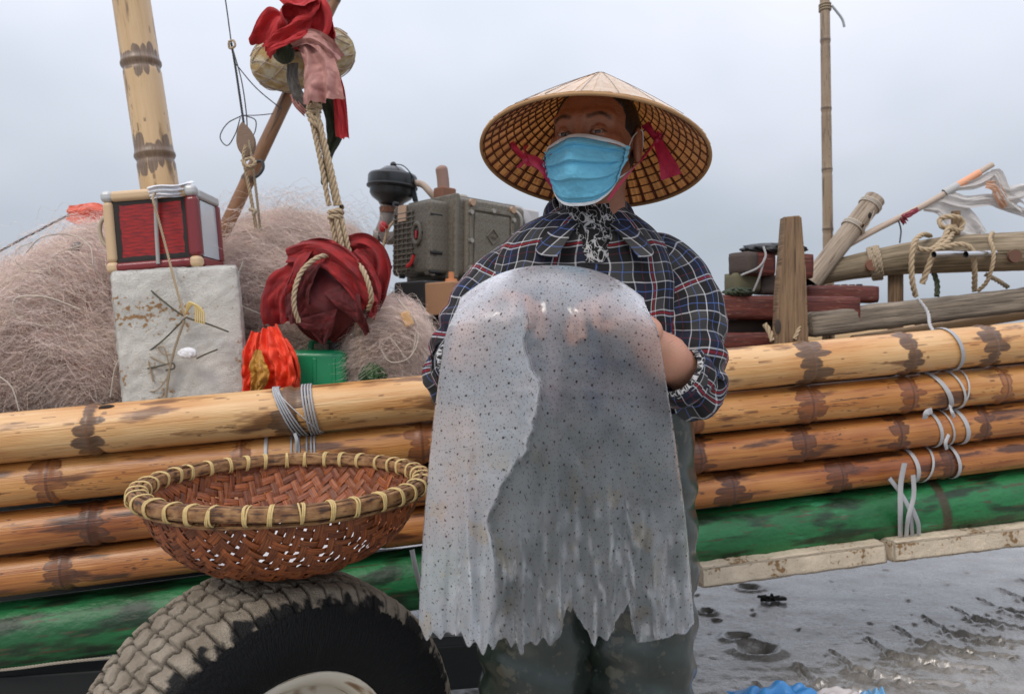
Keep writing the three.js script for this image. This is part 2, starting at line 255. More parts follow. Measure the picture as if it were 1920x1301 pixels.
// a bamboo culm from A to B with swollen nodes; nodes in metres from A
function culm(A, B, r0, r1, nodes, seed, nl = 260, nr = 40) {
  const L = A.distanceTo(B), side = V(0, 0, 0), mid = A.clone().lerp(B, 0.5).add(V(0, 0.006 * noise(seed), 0.01 * noise(seed, 5)));
  const c = new THREE.QuadraticBezierCurve3(A, mid, B);
  return tube(c, (v, a) => { const s = v * L; let r = lerp(r0, r1, v) * (1 + 0.014 * fbm(s * 1.7 + seed, Math.cos(a), Math.sin(a), 3)); for (const n of nodes) { const d = s - n.s; if (Math.abs(d) < 0.06) r += r0 * (0.085 * Math.exp(-((d / 0.010) ** 2)) - 0.06 * Math.exp(-(((d - 0.017) / 0.007) ** 2))); } return r; }, nl, nr, { uv01: true });
}
const sidePoles = [];
{
  const spec = [
    ['pale', 822, 641, 0, 0.0635, [[-260, 1, 0.04], [180, 1, 0.042], [545, 1, 0.045], [822, 0.7, 0.02], [1190, 0.9, 0.035], [1505, 1, 0.055], [1688, 1, 0.05], [1840, 1, 0.04], [2010, 1, 0.04]], 'pale topmost side pole with dark scraped rings'],
    ['tan', 908, 716, 0.03, 0.058, [[-300, 0.7, 0.03], [105, 0.75, 0.04], [460, 0.6, 0.03], [790, 0.8, 0.04], [1290, 0.9, 0.04], [1505, 0.9, 0.045], [1690, 0.85, 0.04], [1862, 0.6, 0.04], [2040, 0.8, 0.03]]],
    ['brown', 1000, 783, 0.055, 0.056, [[-150, 0.8, 0.04], [180, 0.95, 0.05], [600, 0.8, 0.04], [1000, 0.8, 0.04], [1300, 1, 0.06], [1492, 0.9, 0.045], [1668, 0.9, 0.04], [1825, 0.9, 0.04], [1990, 0.8, 0.04]]],
    ['brown', 1080, 846, 0.075, 0.0525, [[-180, 0.7, 0.03], [128, 0.8, 0.04], [420, 0.8, 0.04], [700, 0.8, 0.04], [1050, 0.8, 0.03], [1362, 1, 0.05], [1562, 0.95, 0.045], [1762, 0.9, 0.045], [1960, 0.8, 0.04]]],
  ];
  spec.forEach(([tone, cl, cr, off, r, nd, lab], i) => {
    const A0 = P(0, cl, DL + off), B0 = P(1920, cr, DR + off), [A, B] = ext(A0, B0, -0.28, 1.3), L = A.distanceTo(B);
    const nodes = nd.map(([px, k, w]) => ({ s: lineAt(A, B, px) * L, k: k * (i ? 0.82 : 0.95), w }));
    sidePoles.push({ A, B, L, r, at: (px) => A.clone().lerp(B, lineAt(A, B, px)) });
    part(boat, 'bamboo_pole', culm(A, B, r, r * 0.985, nodes, i + 1, 420, 40), poleMaterial(tone, i + 1, L, nodes), lab);
  });
}
const dirBoat = sidePoles[0].B.clone().sub(sidePoles[0].A).normalize(), inBoat = V(-0.17, 0, -0.985);
// green hull tube under the poles, with a dark joint band
{
  const A0 = P(0, 1192, DL + 0.12), B0 = P(1920, 924, DR + 0.12), [A, B] = ext(A0, B0, -0.28, 1.3), L = A.distanceTo(B), sj = lineAt(A, B, 1745) * L;
  const map = tex(2048, 256, (u, v) => {
    const s = u * L, n = wrapN(u, v, 3 * L, 6, 5, 1), m = wrapN(u, v, 16 * L, 24, 4, 2), l = wrapN(u, v, 2.4 * L, 70, 3, 3);
    let c = mix3([0.075, 0.34, 0.17], [0.14, 0.48, 0.27], clamp(0.5 + 1.4 * n));
    c = mix3(c, [0.30, 0.62, 0.50], clamp((m + 0.6 * n - 0.20) * 3.2, 0, 0.8) * smooth(0.35, 0.1, Math.abs(s - lineAt(A, B, 1600) * L)));
    c = mix3(c, [0.055, 0.17, 0.075], clamp((wrapN(u, v, 5 * L, 12, 5, 4) - 0.06 + 0.16 * smooth(0.45, 0.2, u)) * 3.2, 0, 0.92));
    c = mix3(c, [0.33, 0.24, 0.15], clamp((l + 0.8 * m - 0.30) * 4, 0, 0.75));
    const dj = Math.abs(s - sj + 0.012 * Math.sin(v * 9)); if (dj < 0.022) c = mix3(c, [0.27, 0.20, 0.13], smooth(0.022, 0.012, dj) * 0.85);
    return c;
  });
  map.wrapS = THREE.ClampToEdgeWrapping;
  const hm = mat([1, 1, 1], 0.5, { map, bumpMap: rep(bumpTex(3, 30, 30), 6, 1), bumpScale: 0.002, clearcoat: 0.1, clearcoatRoughness: 0.4 });
  const c = new THREE.LineCurve3(A, B);
  part(boat, 'hull_tube', tube(c, (v, a) => 0.088 * (1 + 0.02 * fbm(v * L * 2, Math.cos(a), Math.sin(a), 3)) + (Math.abs(v * L - sj) < 0.012 ? -0.004 : 0), 300, 36, { uv01: true }), hm, 'weathered green painted hull tube with a brown joint');
}
// foam slabs under the hull
const foamBump = tex(512, 512, (u, v) => { const a = wrapN(u, v, 40, 40, 4, 3), b = wrapN(u, v, 120, 120, 2, 8); return [0.5 + 0.8 * Math.abs(a) * -1.2 + 0.5 * b]; }, false);
function foamMaterial(seed, base, stain, amt) {
  const map = tex(1024, 1024, (u, v) => { const n = wrapN(u, v, 9, 9, 6, seed), m = wrapN(u, v, 90, 90, 3, seed + 2); let c = mix3(base, base.map((x) => x * 0.86), clamp(0.5 + 1.2 * n)); c = mix3(c, stain, clamp((n * 1.6 + m * 1.3 - amt) * 2.6, 0, 0.8)); return c; });
  return mat([1, 1, 1], 0.9, { map: rep(map, 0.83, 0.83), bumpMap: rep(foamBump, 5, 5), bumpScale: 0.005 });
}
const slabFoam = foamMaterial(2, [0.95, 0.88, 0.77], [0.52, 0.38, 0.22], 0.40);
function lump(g, amp, fq, seed) { const p = g.attributes.position, n = g.attributes.normal; for (let i = 0; i < p.count; i++) { const x = p.getX(i), y = p.getY(i), z = p.getZ(i), k = amp * fbm(x * fq + seed, y * fq, z * fq, 4); p.setXYZ(i, x + n.getX(i) * k, y + n.getY(i) * k, z + n.getZ(i) * k); } return g; }
function block(w, h, d, cell, r, amp, fq, seed) { // a box with many faces, rounded and worn
  const g = mergeVerts(new THREE.BoxGeometry(w, h, d, Math.ceil(w / cell), Math.ceil(h / cell), Math.ceil(d / cell))), p = g.attributes.position, n = new Float32Array(p.count * 3), uv = g.attributes.uv;
  for (let i = 0; i < p.count; i++) {
    const q = [p.getX(i), p.getY(i), p.getZ(i)], H = [w / 2 - r, h / 2 - r, d / 2 - r], c = q.map((x, k) => clamp(x, -H[k], H[k])), v = q.map((x, k) => x - c[k]), l = Math.hypot(...v) || 1, nn = v.map((x) => x / l);
    const k = r + amp * fbm(q[0] * fq + seed, q[1] * fq, q[2] * fq, 4) + amp * 0.5 * noise(q[0] * fq * 5, q[1] * fq * 5, q[2] * fq * 5 + seed);
    p.setXYZ(i, c[0] + nn[0] * k, c[1] + nn[1] * k, c[2] + nn[2] * k); const ax = nn.map(Math.abs);
    ax[2] >= ax[0] && ax[2] >= ax[1] ? uv.setXY(i, q[0], q[1]) : ax[0] > ax[1] ? uv.setXY(i, q[2], q[1]) : uv.setXY(i, q[0], q[2]);
  }
  g.computeVertexNormals(); return g;
}
function mergeVerts(g) { // weld by position only (faces of a box share corners), keep the first uv
  const p = g.attributes.position, uv = g.attributes.uv, key = new Map(), pos = [], uvs = [], to = []; for (let i = 0; i < p.count; i++) { const k = [p.getX(i), p.getY(i), p.getZ(i)].map((x) => Math.round(x * 1e5)).join(); if (!key.has(k)) { key.set(k, pos.length / 3); pos.push(p.getX(i), p.getY(i), p.getZ(i)); uvs.push(uv.getX(i), uv.getY(i)); } to.push(key.get(k)); }
  const o = new THREE.BufferGeometry(); o.setAttribute('position', new THREE.Float32BufferAttribute(pos, 3)); o.setAttribute('uv', new THREE.Float32BufferAttribute(uvs, 2)); o.setIndex([...g.index.array].map((i) => to[i])); return o;
}
// puts a geometry built along x so that it runs from A to B, y up
function along(g, A, B, roll = 0) {
  const x = B.clone().sub(A).normalize(), z = x.clone().cross(V(0, 1, 0)).normalize(), y = z.clone().cross(x), m = new THREE.Matrix4().makeBasis(x, y, z).multiply(new THREE.Matrix4().makeRotationX(roll)), c = A.clone().lerp(B, 0.5); m.setPosition(c); return g.applyMatrix4(m);
}
{
  const A = P(1312, 1083, 2.18), B = P(1662, 1036, 2.28), C = P(1669, 1035, 2.282), D = P(2150, 978, 2.47), Z = P(900, 1138, 2.08), Y = P(1299, 1086, 2.177);
  for (const [a, b, s] of [[A, B, 1], [C, D, 2], [Z, Y, 3]]) part(boat, 'foam_slab', along(block(a.distanceTo(b), 0.066, 0.42, 0.010, 0.010, 0.006, 14, s), a.clone().addScaledVector(inBoat, 0.2), b.clone().addScaledVector(inBoat, 0.2)), slabFoam);
}
// deck boards behind the side poles, and the far side of the boat
{
  const dm = mat([0.16, 0.12, 0.085], 0.85, { bumpMap: rep(grainBump, 1, 4), bumpScale: 0.002 });
  for (let i = 0; i < 9; i++) { const o = 0.14 + i * 0.15, q = sidePoles[0], A = q.at(-420).addScaledVector(inBoat, o).add(V(0, -0.075, 0)), B = q.at(2400).addScaledVector(inBoat, o).add(V(0, -0.075, 0)); part(boat, 'deck_board', along(rbox(A.distanceTo(B), 0.03, 0.142, 0.004), A, B), dm); }
  const q = sidePoles[0], far = 1.52; for (const [dy, k] of [[-0.05, 0], [-0.17, 1], [-0.29, 2]]) { const A = q.at(-420).addScaledVector(inBoat, far).add(V(0, dy, 0)), B = q.at(2400).addScaledVector(inBoat, far).add(V(0, dy, 0)); part(boat, 'far_side_pole', tube(new THREE.LineCurve3(A, B), 0.055, 20, 14), mat([0.42, 0.28, 0.13], 0.6)); }
  const A = q.at(-420).addScaledVector(inBoat, 0.82).add(V(0, -0.33, 0)), B = q.at(2400).addScaledVector(inBoat, 0.82).add(V(0, -0.33, 0)); part(boat, 'added_dark_bottom', along(rbox(A.distanceTo(B), 0.10, 1.15, 0.02), A, B), mat([0.035, 0.045, 0.035], 0.8));  // near-black slab added to make the underside of the boat dark
}
// plastic lashings round the side poles
const twine = mat([0.50, 0.50, 0.49], 0.45), strapPale = mat([0.44, 0.44, 0.44], 0.4), strapGrey = mat([0.36, 0.37, 0.38], 0.5);
function band(parent, q, px, w0, m, o = {}) { const w = w0 * 0.82; // a flat strap round a pole; slant in px between front top and bottom
  const c = q.at(px), r = q.r * 1.02 + 0.0025, ax = dirBoat, up = V(0, 1, 0).addScaledVector(ax, -ax.y).normalize(), out = ax.clone().cross(up).normalize(); if (out.z < 0) out.negate();
  const a0 = o.from ?? 0, a1 = o.to ?? 2 * Math.PI, sl = o.slant ?? 0, n = 40;
  const at = (a) => c.clone().addScaledVector(out, Math.cos(a) * r).addScaledVector(up, Math.sin(a) * r).addScaledVector(ax, -Math.sin(a) * sl);
  const g = grid(4, n, (u, v) => { const a = lerp(a0, a1, v), p = at(a), k = [[-0.5, 0], [-0.4, 0.0016], [0, 0.0022], [0.4, 0.0016], [0.5, 0]][Math.round(u * 4)], nn = p.clone().sub(c).normalize(); return p.addScaledVector(ax, k[0] * w).addScaledVector(nn, k[1]); });
  return part(parent, 'lashing', g, m);
}
{
  const [p1, p2, p3, p4] = sidePoles;
  for (const k of [-8, -3, 2, 7]) band(boat, p1, 543 + k, 0.006, strapGrey, { slant: 0.03 + k * 0.0005 });
  for (const k of [-8, -2.5, 3, 8]) band(boat, p1, 584 + k, 0.006, strapGrey, { slant: 0.008 });
  band(boat, p1, 563, 0.004, twine, { slant: 0.06, from: -1.2, to: 1.5 });
  for (const k of [-8, 0, 6]) { band(boat, p2, 560 + k, 0.006, strapGrey); band(boat, p2, 588 + k, 0.006, strapGrey); }
  band(boat, p2, 505, 0.012, twine);
  band(boat, p1, 1775, 0.016, strapGrey, { slant: 0.012 });
  band(boat, p2, 1752, 0.022, strapPale, { slant: 0.03 }); band(boat, p2, 1781, 0.010, twine, { slant: 0.016 }); band(boat, p2, 1790, 0.007, twine, { slant: -0.01 });
  band(boat, p3, 1741, 0.015, strapPale, { slant: 0.008 }); band(boat, p3, 1763, 0.008, strapPale, { slant: 0.01 }); band(boat, p3, 1789, 0.019, strapPale, { slant: 0.012 });
  band(boat, p4, 1700, 0.018, strapPale, { slant: 0.006 }); band(boat, p4, 1727, 0.010, strapPale, { slant: -0.014 }); band(boat, p4, 1776, 0.015, strapPale, { slant: 0.006 });
  { const h = p1.at(210), up = V(0, 1, 0).addScaledVector(dirBoat, -dirBoat.y).normalize(), a = h.addScaledVector(up, 0.0555).addScaledVector(V(0.17, 0, 0.985), 0.026); part(boat, 'bored_hole', along(new THREE.SphereGeometry(0.02, 20, 12).scale(1, 0.35, 0.42), a.clone().addScaledVector(dirBoat, -0.01), a.clone().addScaledVector(dirBoat, 0.01)), mat([0.03, 0.02, 0.014], 0.9)); }
  // knots and straps running down over the green hull
  const strip = (pts, w, m) => { const c = curve(pts), fr = frames(c, 24); return part(boat, 'strap', grid(4, 24, (u, v) => { const f = fr[Math.round(v * 24)], k = [[-0.5, 0], [-0.42, 0.002], [0, 0.003], [0.42, 0.002], [0.5, 0]][Math.round(u * 4)], out = V(0.17, 0, 0.985), ax = f.t.clone().cross(out).normalize(); return f.p.clone().addScaledVector(ax, k[0] * w).addScaledVector(out, k[1]); }), m); };
  const d = 2.27;
  strip([P(1697, 868, d - 0.02), P(1690, 905, d - 0.01), P(1689, 960, d), P(1689, 1016, d + 0.06)], 0.018, strapPale);
  strip([P(1668, 896, d), P(1690, 925, d), P(1706, 955, d), P(1712, 1008, d + 0.06)], 0.014, strapGrey);
  strip([P(1713, 890, d - 0.01), P(1714, 930, d), P(1704, 970, d), P(1700, 1008, d + 0.05)], 0.016, strapPale);
  strip([P(1710, 950, d), P(1722, 980, d + 0.02), P(1724, 1002, d + 0.05)], 0.016, strapGrey);
  strip([P(1748, 770, d - 0.03), P(1738, 775, d - 0.05), P(1735, 785, d - 0.04)], 0.02, strapPale);
  strip([P(1782, 760, d - 0.03), P(1786, 772, d - 0.05), P(1790, 782, d - 0.04)], 0.012, strapPale);
  strip([P(1780, 815, d - 0.03), P(1774, 830, d - 0.04), P(1776, 842, d - 0.03)], 0.012, strapPale);
  strip([P(556, 845, 1.93), P(556, 826, 1.925), P(552, 812, 1.93)], 0.009, strapGrey);
  strip([P(772, 1030, 1.80), P(778, 1060, 1.80), P(790, 1110, 1.82)], 0.012, twine);
}

// ------------------------------------------------------------ boat trailer with a muddy wheel
const trailer = thing('boat_trailer', 'boat trailer with added dark steel rails on a muddy black truck wheel, below the boat', 'trailer');
{
  const steel = mat([0.02, 0.022, 0.022], 0.6, { metalness: 0.3 });
  const q = sidePoles[3], rail = (o, dy, p0, p1) => { const A = q.at(p0).addScaledVector(inBoat, o).add(V(0, dy, 0)), B = q.at(p1).addScaledVector(inBoat, o).add(V(0, dy, 0)); B.y = A.y; return along(rbox(A.distanceTo(B), 0.13, 0.07, 0.006), A, B); };
  part(trailer, 'added_dark_rail', rail(0.06, -0.30, -420, 980), steel);  // dark beams added where the space under the hull lies in shade
  part(trailer, 'added_dark_rail', rail(1.0, -0.30, -420, 980), steel);
  const wheel = new THREE.Group(); wheel.name = 'wheel'; trailer.add(wheel);
  const phi = 0.72, n = V(Math.sin(phi), 0, Math.cos(phi)), near = V(-0.362, 0.342, -1.295), cen = near.clone().addScaledVector(n, -0.135);
  wheel.position.copy(cen); wheel.rotation.set(0, phi, 0);
  const prof = []; // [axial, radius, tread share]
  const sideW = [[0.088, 0.185], [0.104, 0.19], [0.118, 0.205], [0.130, 0.235], [0.135, 0.262], [0.134, 0.286], [0.1325, 0.303], [0.131, 0.316]];
  for (const s of sideW.slice().reverse()) prof.unshift([s[0], s[1], 0]);
  prof.reverse(); prof.reverse();
  const tread = 90; for (let i = 0; i <= tread; i++) { const a = 1 - 2 * i / tread, e = Math.abs(a); prof.push([0.129 * a, 0.3475 - 0.006 * e * e - 0.024 * Math.pow(e, 9), 1]); }
  for (const s of sideW.slice().reverse()) prof.push([-s[0], s[1], 0]);
  const NT = 760, tri = (x) => Math.abs(((x % 1) + 1) % 1 - 0.5) * 4 - 1;
  const relief = (th, a) => { // depth of the tread grooves, softened where mud fills them
    const q = th / 6.2832 * 62, e = Math.abs(a); let g = 0;
    for (const [c, z] of [[0.2, 0.05], [-0.2, 0.05], [0.58, 0.06], [-0.58, 0.06]]) { const d = Math.abs(a - c - z * tri(q + c)) / 0.05; g = Math.max(g, smooth(1, 0.45, d)); }
    const lat = Math.abs(((q + (e > 0.58 ? 0.25 : 0) + 0.25 * a) % 1 + 1) % 1 - 0.5); g = Math.max(g, smooth(0.07, 0.025, lat) * (e > 0.6 ? 1 : 0.55));
    return g;
  };
  const mudAt = (th, a) => clamp(0.60 + 1.3 * fbm(Math.cos(th) * 11, Math.sin(th) * 11, a * 3, 4) - smooth(0.70, 1.0, a) * 0.7 - 0.2 * smooth(0.2, 0.9, -Math.cos(th - 1.0)) + 0.34);
  const g = grid(NT, prof.length - 1, (u, v) => {
    const k = Math.round(v * (prof.length - 1)), [z, r0, t] = prof[k], th = u * 2 * Math.PI; let r = r0;
    if (t) { const a = z / 0.129, m = mudAt(th, a); r += -0.012 * relief(th, a) * (1 - 0.2 * m) + 0.005 * m * (0.4 + fbm(Math.cos(th) * 30, Math.sin(th) * 30, a * 9, 4)); }
    else r += Math.abs(z) > 0.12 && r0 > 0.29 ? -0.004 * (Math.abs(((th / 6.2832 * 62) % 1) - 0.5) < 0.08 ? 1 : 0) : 0;
    return V(Math.cos(th) * r, Math.sin(th) * r, z);
  }, (u, v) => [u * 2.1, v * 0.6], true);
  tint(g, (x, y, z) => { const th = Math.atan2(y, x), r = Math.hypot(x, y), a = z / 0.129; if (r < 0.318) { const s = clamp(fbm(x * 14, y * 14, z * 14 + 3, 4) * 3.2 - 0.9 + smooth(0.295, 0.318, r) * 0.7) * 0.55; return mix3([0.005, 0.0055, 0.006], [0.07, 0.06, 0.05], s); } const m = mudAt(th, a), w = smooth(0.22, 0.5, m + 0.6 * fbm(x * 60, y * 60, z * 60, 3)) * (1 - 0.92 * relief(th, a)); return mix3([0.012, 0.012, 0.012], mix3([0.20, 0.165, 0.12], [0.33, 0.285, 0.22], clamp(0.5 + 1.3 * fbm(x * 25, y * 25, z * 25, 4))), w); });  // mud colour drops to black in the grooves, painted shade that deepens the relief
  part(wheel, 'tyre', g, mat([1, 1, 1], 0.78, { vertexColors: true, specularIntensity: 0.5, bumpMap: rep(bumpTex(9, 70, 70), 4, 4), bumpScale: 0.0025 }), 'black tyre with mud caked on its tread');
  const rimC = tex(256, 256, (u, v) => { const n = wrapN(u, v, 8, 8, 5, 3); return mix3([0.80, 0.77, 0.70], [0.42, 0.30, 0.18], clamp((n - 0.1) * 3.4 + smooth(0.24, 0.06, v) * 0.35, 0, 0.85)); });
  const rp = [[0.0, 0.07], [0.045, 0.07], [0.06, 0.062], [0.075, 0.04], [0.10, 0.03], [0.145, 0.035], [0.158, 0.06], [0.165, 0.095], [0.178, 0.108], [0.1925, 0.111], [0.195, 0.107], [0.189, 0.10], [0.18, 0.09]].map(([r, z]) => new THREE.Vector2(r, z));
  const rg = new THREE.LatheGeometry(rp, 64); rg.rotateX(Math.PI / 2); part(wheel, 'rim', rg, mat([1, 1, 1], 0.42, { map: rimC }), 'cream painted steel rim with rust');
  for (let i = 0; i < 6; i++) { const a = i / 6 * 6.2832; part(wheel, 'wheel_nut', X(new THREE.CylinderGeometry(0.011, 0.012, 0.02, 6), [Math.cos(a) * 0.085, Math.sin(a) * 0.085, 0.047], [Math.PI / 2, 0, 0]), mat([0.25, 0.22, 0.19], 0.5, { metalness: 0.6 })); }
  const ax = cen.clone(); part(trailer, 'axle', stick(ax.clone().addScaledVector(n, -0.05), ax.clone().add(V(-0.12, 0.02, -0.75)), 0.035, 14), steel);
  const pst = cen.clone().add(V(-0.10, 0, -0.62)); part(trailer, 'spring_post', stick(pst, pst.clone().add(V(0, 0.22, 0)), 0.04, 12), steel);
  trailer.userData.base = true;
}
solo('rope', rope([P(-60, 1262, 1.93), P(40, 1252, 1.92), P(100, 1244, 1.92), P(175, 1236, 1.94), P(300, 1225, 1.98)], 0.004), mat([0.32, 0.28, 0.22], 0.9), 'thin pale rope running along the added dark rail behind the tyre', 'rope');

// ------------------------------------------------------------ woven basket on the wheel
const basket = thing('woven_basket', 'round brown woven bamboo basket with a lashed rim, resting on the tyre', 'basket');
{
  const C = V(-0.434, 0.704, -1.425), RT = 0.259, HT = 0.156, R = rng(21);
  const prof0 = [[0, 0.004], [0.06, 0.0], [0.11, 0.002], [0.16, 0.014], [0.205, 0.036], [0.24, 0.066], [0.265, 0.100], [0.279, 0.132], [0.284, HT]], prof = prof0.map(([r, h]) => [r * RT / 0.287, h]), pc = new THREE.SplineCurve(prof.map(([r, h]) => new THREE.Vector2(r, h)));
  const S = pc.getLength(), at = (s) => pc.getPointAt(clamp(s / S));
  const M = (p, q) => { const s = Math.hypot(p, q), k = at(s), f = s < 1e-6 ? 0 : k.x / s, wob = 1 + 0.02 * noise(p * 6, q * 6); return V(p * f * wob, k.y + 0.004 * noise(p * 9, q * 9, 3), q * f * wob); };
  const sp = 0.0168, rot = 0.66, N = Math.floor(S / sp), e = 1e-3;
  const fibre = tex(256, 256, (u, v) => { const n = wrapN(u, v, 3, 40, 3, 2), m = wrapN(u, v, 6, 6, 4, 4); return mix3([0.62, 0.36, 0.18], [0.36, 0.17, 0.075], clamp(0.45 + 0.9 * n + 1.3 * m)); });
  const fm = [[1, 1, 1], [0.72, 0.66, 0.6], [1.25, 1.18, 1.1], [0.9, 0.75, 0.62]].map((c) => mat(c, 0.52, { map: fibre, flatShading: true }));
  for (const way of [0, 1]) for (let i = -N; i <= N; i++) {
    const a = i * sp + (R() - 0.5) * 0.003, Q = Math.sqrt(Math.max(0, (S - 0.004) ** 2 - a * a)); if (Q < 0.02) continue;
    const n = Math.ceil(2 * Q / 0.0075), w = 0.0068 * (0.78 + 0.34 * R()), pos = [], uv = [], idx = [], ph = R() * 3;
    for (let k = 0; k <= n; k++) {
      const b = -Q + 2 * Q * k / n, aa = a + 0.0026 * noise(b * 14 + ph, i * 3.7), f = way ? (p, q) => M(q, p) : (p, q) => M(p, q);
      const m = f(aa, b), tp = f(aa + e, b).sub(m).normalize(), tq = f(aa, b + e).sub(m).normalize(), nr = tq.clone().cross(tp).normalize(); if (nr.y < 0 ? m.length() < 0.2 : 0) nr.negate(); if (way) nr.negate();
      const j = b / sp, s = Math.sin(2 * Math.PI * (i + j + 0.5) / 4) * (way ? -1 : 1), h = 0.0023 * clamp(s * 1.6, -1, 1);
      const W = w, ww = tp.clone().addScaledVector(tq, -tp.dot(tq)).normalize();
      for (const [x, y] of [[-1, -0.0002], [0, 0.0006], [1, -0.0002], [0, -0.0009]]) { const p = m.clone().addScaledVector(ww, x * W).addScaledVector(nr, h + y); pos.push(p.x, p.y, p.z); uv.push(b * 3 + ph, x * 0.5 + ph); }
      if (k) { const o = (k - 1) * 4; for (let z = 0; z < 4; z++) { const A = o + z, B = o + (z + 1) % 4; idx.push(A, B, B + 4, A, B + 4, A + 4); } }
    }
    const g = new THREE.BufferGeometry(); g.setAttribute('position', new THREE.Float32BufferAttribute(pos, 3)); g.setAttribute('uv', new THREE.Float32BufferAttribute(uv, 2)); g.setIndex(idx); g.computeVertexNormals();
    g.rotateY(rot); g.translate(C.x, C.y, C.z); part(basket, 'strip', g, fm[Math.floor(R() * 4)]);
  }
  const hoopTex = tex(1024, 64, (u, v) => { const n = wrapN(u, v, 40, 6, 4, 6), m = wrapN(u, v, 8, 2, 4, 2), l = wrapN(u, v, 20, 30, 3, 9); return mix3(mix3([0.66, 0.50, 0.32], [0.46, 0.30, 0.16], clamp(0.45 + 1.5 * n + 0.8 * m)), [0.20, 0.12, 0.07], clamp((l + n * 0.9 - 0.18) * 3.4, 0, 0.85)); });
  const hm = mat([1, 1, 1], 0.5, { map: hoopTex, bumpMap: grainBump, bumpScale: 0.0015 });
  const hoop = (rad, y, rr, rv, seed) => { const c = curve(Array.from({ length: 48 }, (_, i) => { const a = i / 48 * 6.2832; return V(C.x + Math.cos(a) * (rad + 0.0016 * noise(Math.cos(a) * 3 + seed, Math.sin(a) * 3)), C.y + y + 0.003 * noise(Math.cos(a) * 2, Math.sin(a) * 2 + seed), C.z + Math.sin(a) * (rad + 0.0016 * noise(Math.cos(a) * 3, Math.sin(a) * 3 + seed))); }), true); return grid(14, 220, (u, v) => { const p = c.getPointAt(v % 1), out = V(p.x - C.x, 0, p.z - C.z).normalize(), a = u * 6.2832, k = 1 + 0.06 * noise(v * 60, Math.cos(a) * 2, seed); return p.clone().addScaledVector(out, Math.sign(Math.cos(a)) * Math.abs(Math.cos(a)) ** 0.7 * rr * k).add(V(0, Math.sign(Math.sin(a)) * Math.abs(Math.sin(a)) ** 0.7 * rv * k, 0)); }, (u, v) => [v * 2, u], true); };
  part(basket, 'rim_hoop', hoop(RT + 0.0095, HT - 0.001, 0.0065, 0.0115, 1), hm);
  part(basket, 'rim_hoop', hoop(RT - 0.0105, HT - 0.002, 0.0065, 0.011, 2), hm);
  part(basket, 'rim_hoop', hoop(RT - 0.0005, HT + 0.0085, 0.004, 0.004, 3), hm);
  part(basket, 'rim_hoop', hoop(RT + 0.006, HT - 0.0185, 0.0035, 0.0035, 4), hm);
  const bm = mat([0.56, 0.41, 0.17], 0.65), NB = 37;
  for (let i = 0; i < NB; i++) {
    const a = i / NB * 6.2832 + (R() - 0.5) * 0.05, gs = [];
    for (let k = -1; k <= 1; k++) { const tilt = 0.10 * (R() - 0.5); gs.push(grid(6, 20, (u, v) => { const t = v * 6.2832, b = a + k * 0.0095 + tilt * 0.2 * Math.sin(t), rr = 0.0185 + 0.0008 * Math.sin(t * 3 + i), vv = 0.0155, cx = Math.sign(Math.cos(t)) * Math.abs(Math.cos(t)) ** 0.75 * rr, cy = Math.sign(Math.sin(t)) * Math.abs(Math.sin(t)) ** 0.75 * vv, w = u * 6.2832, q = 1.6e-3; return V(C.x + Math.cos(b) * (RT + cx + Math.cos(t) * Math.cos(w) * q), C.y + HT - 0.003 + cy + Math.sin(t) * Math.cos(w) * q, C.z + Math.sin(b) * (RT + cx + Math.cos(t) * Math.cos(w) * q)).add(V(-Math.sin(b) * Math.sin(w) * q, 0, Math.cos(b) * Math.sin(w) * q)); }, null, true)); }
    part(basket, 'rim_binding', merge(gs), bm);
  }
  // white film added for the pale spots in the gaps of the weave
  const film = grid(90, 40, (u, v) => { const s = v * 0.185, k = at(s), a = u * 6.2832, r = Math.max(0, k.x - 0.010) , n = fbm(Math.cos(a) * r * 30, Math.sin(a) * r * 30, 2, 4); return V(C.x + Math.cos(a) * r, C.y + k.y + 0.006 + 0.010 * Math.max(0, n + 0.15), C.z + Math.sin(a) * r); }, null, true);
  solo('added_white_film', film, mat([0.62, 0.63, 0.64], 0.35), 'added white film in the bottom of the woven basket, makes pale spots in its gaps', 'plastic sheet');
}

// ------------------------------------------------------------ the person
const person = thing('person', 'person in plaid shirt, blue face mask and green waders holding up a jellyfish', 'person');
const HC = V(0.153, 1.512, -1.372), HY = -0.42, HX = 0.02;                       // head: centre, turn, nod
const headM = new THREE.Matrix4().compose(HC, new THREE.Quaternion().setFromEuler(new THREE.Euler(HX, HY, -0.03, 'YXZ')), V(1, 1, 1)), headI = headM.clone().invert();
const HP = (x, y, z) => V(x, y, z).applyMatrix4(headM);
const J = { // joints
  neck: V(0.150, 1.335, -1.43), chest: V(0.135, 1.21, -1.44), belly: V(0.135, 1.0, -1.44), hip: V(0.14, 0.82, -1.45),
  shL: P(1262, 500, 1.445), elL: P(1292, 706, 1.375), wrL: P(1170, 604, 1.215), shR: P(964, 502, 1.445), elR: P(862, 690, 1.38), wrR: P(918, 604, 1.215),
  hipL: V(0.235, 0.78, -1.45), knL: V(0.245, 0.44, -1.42), anL: V(0.25, 0.08, -1.44), hipR: V(0.055, 0.78, -1.45), knR: V(0.045, 0.44, -1.41), anR: V(0.035, 0.08, -1.43),
};
const shadedFaceSkin = [0.33, 0.14, 0.08];  // face skin, darkened in its colour for the shade under the hat
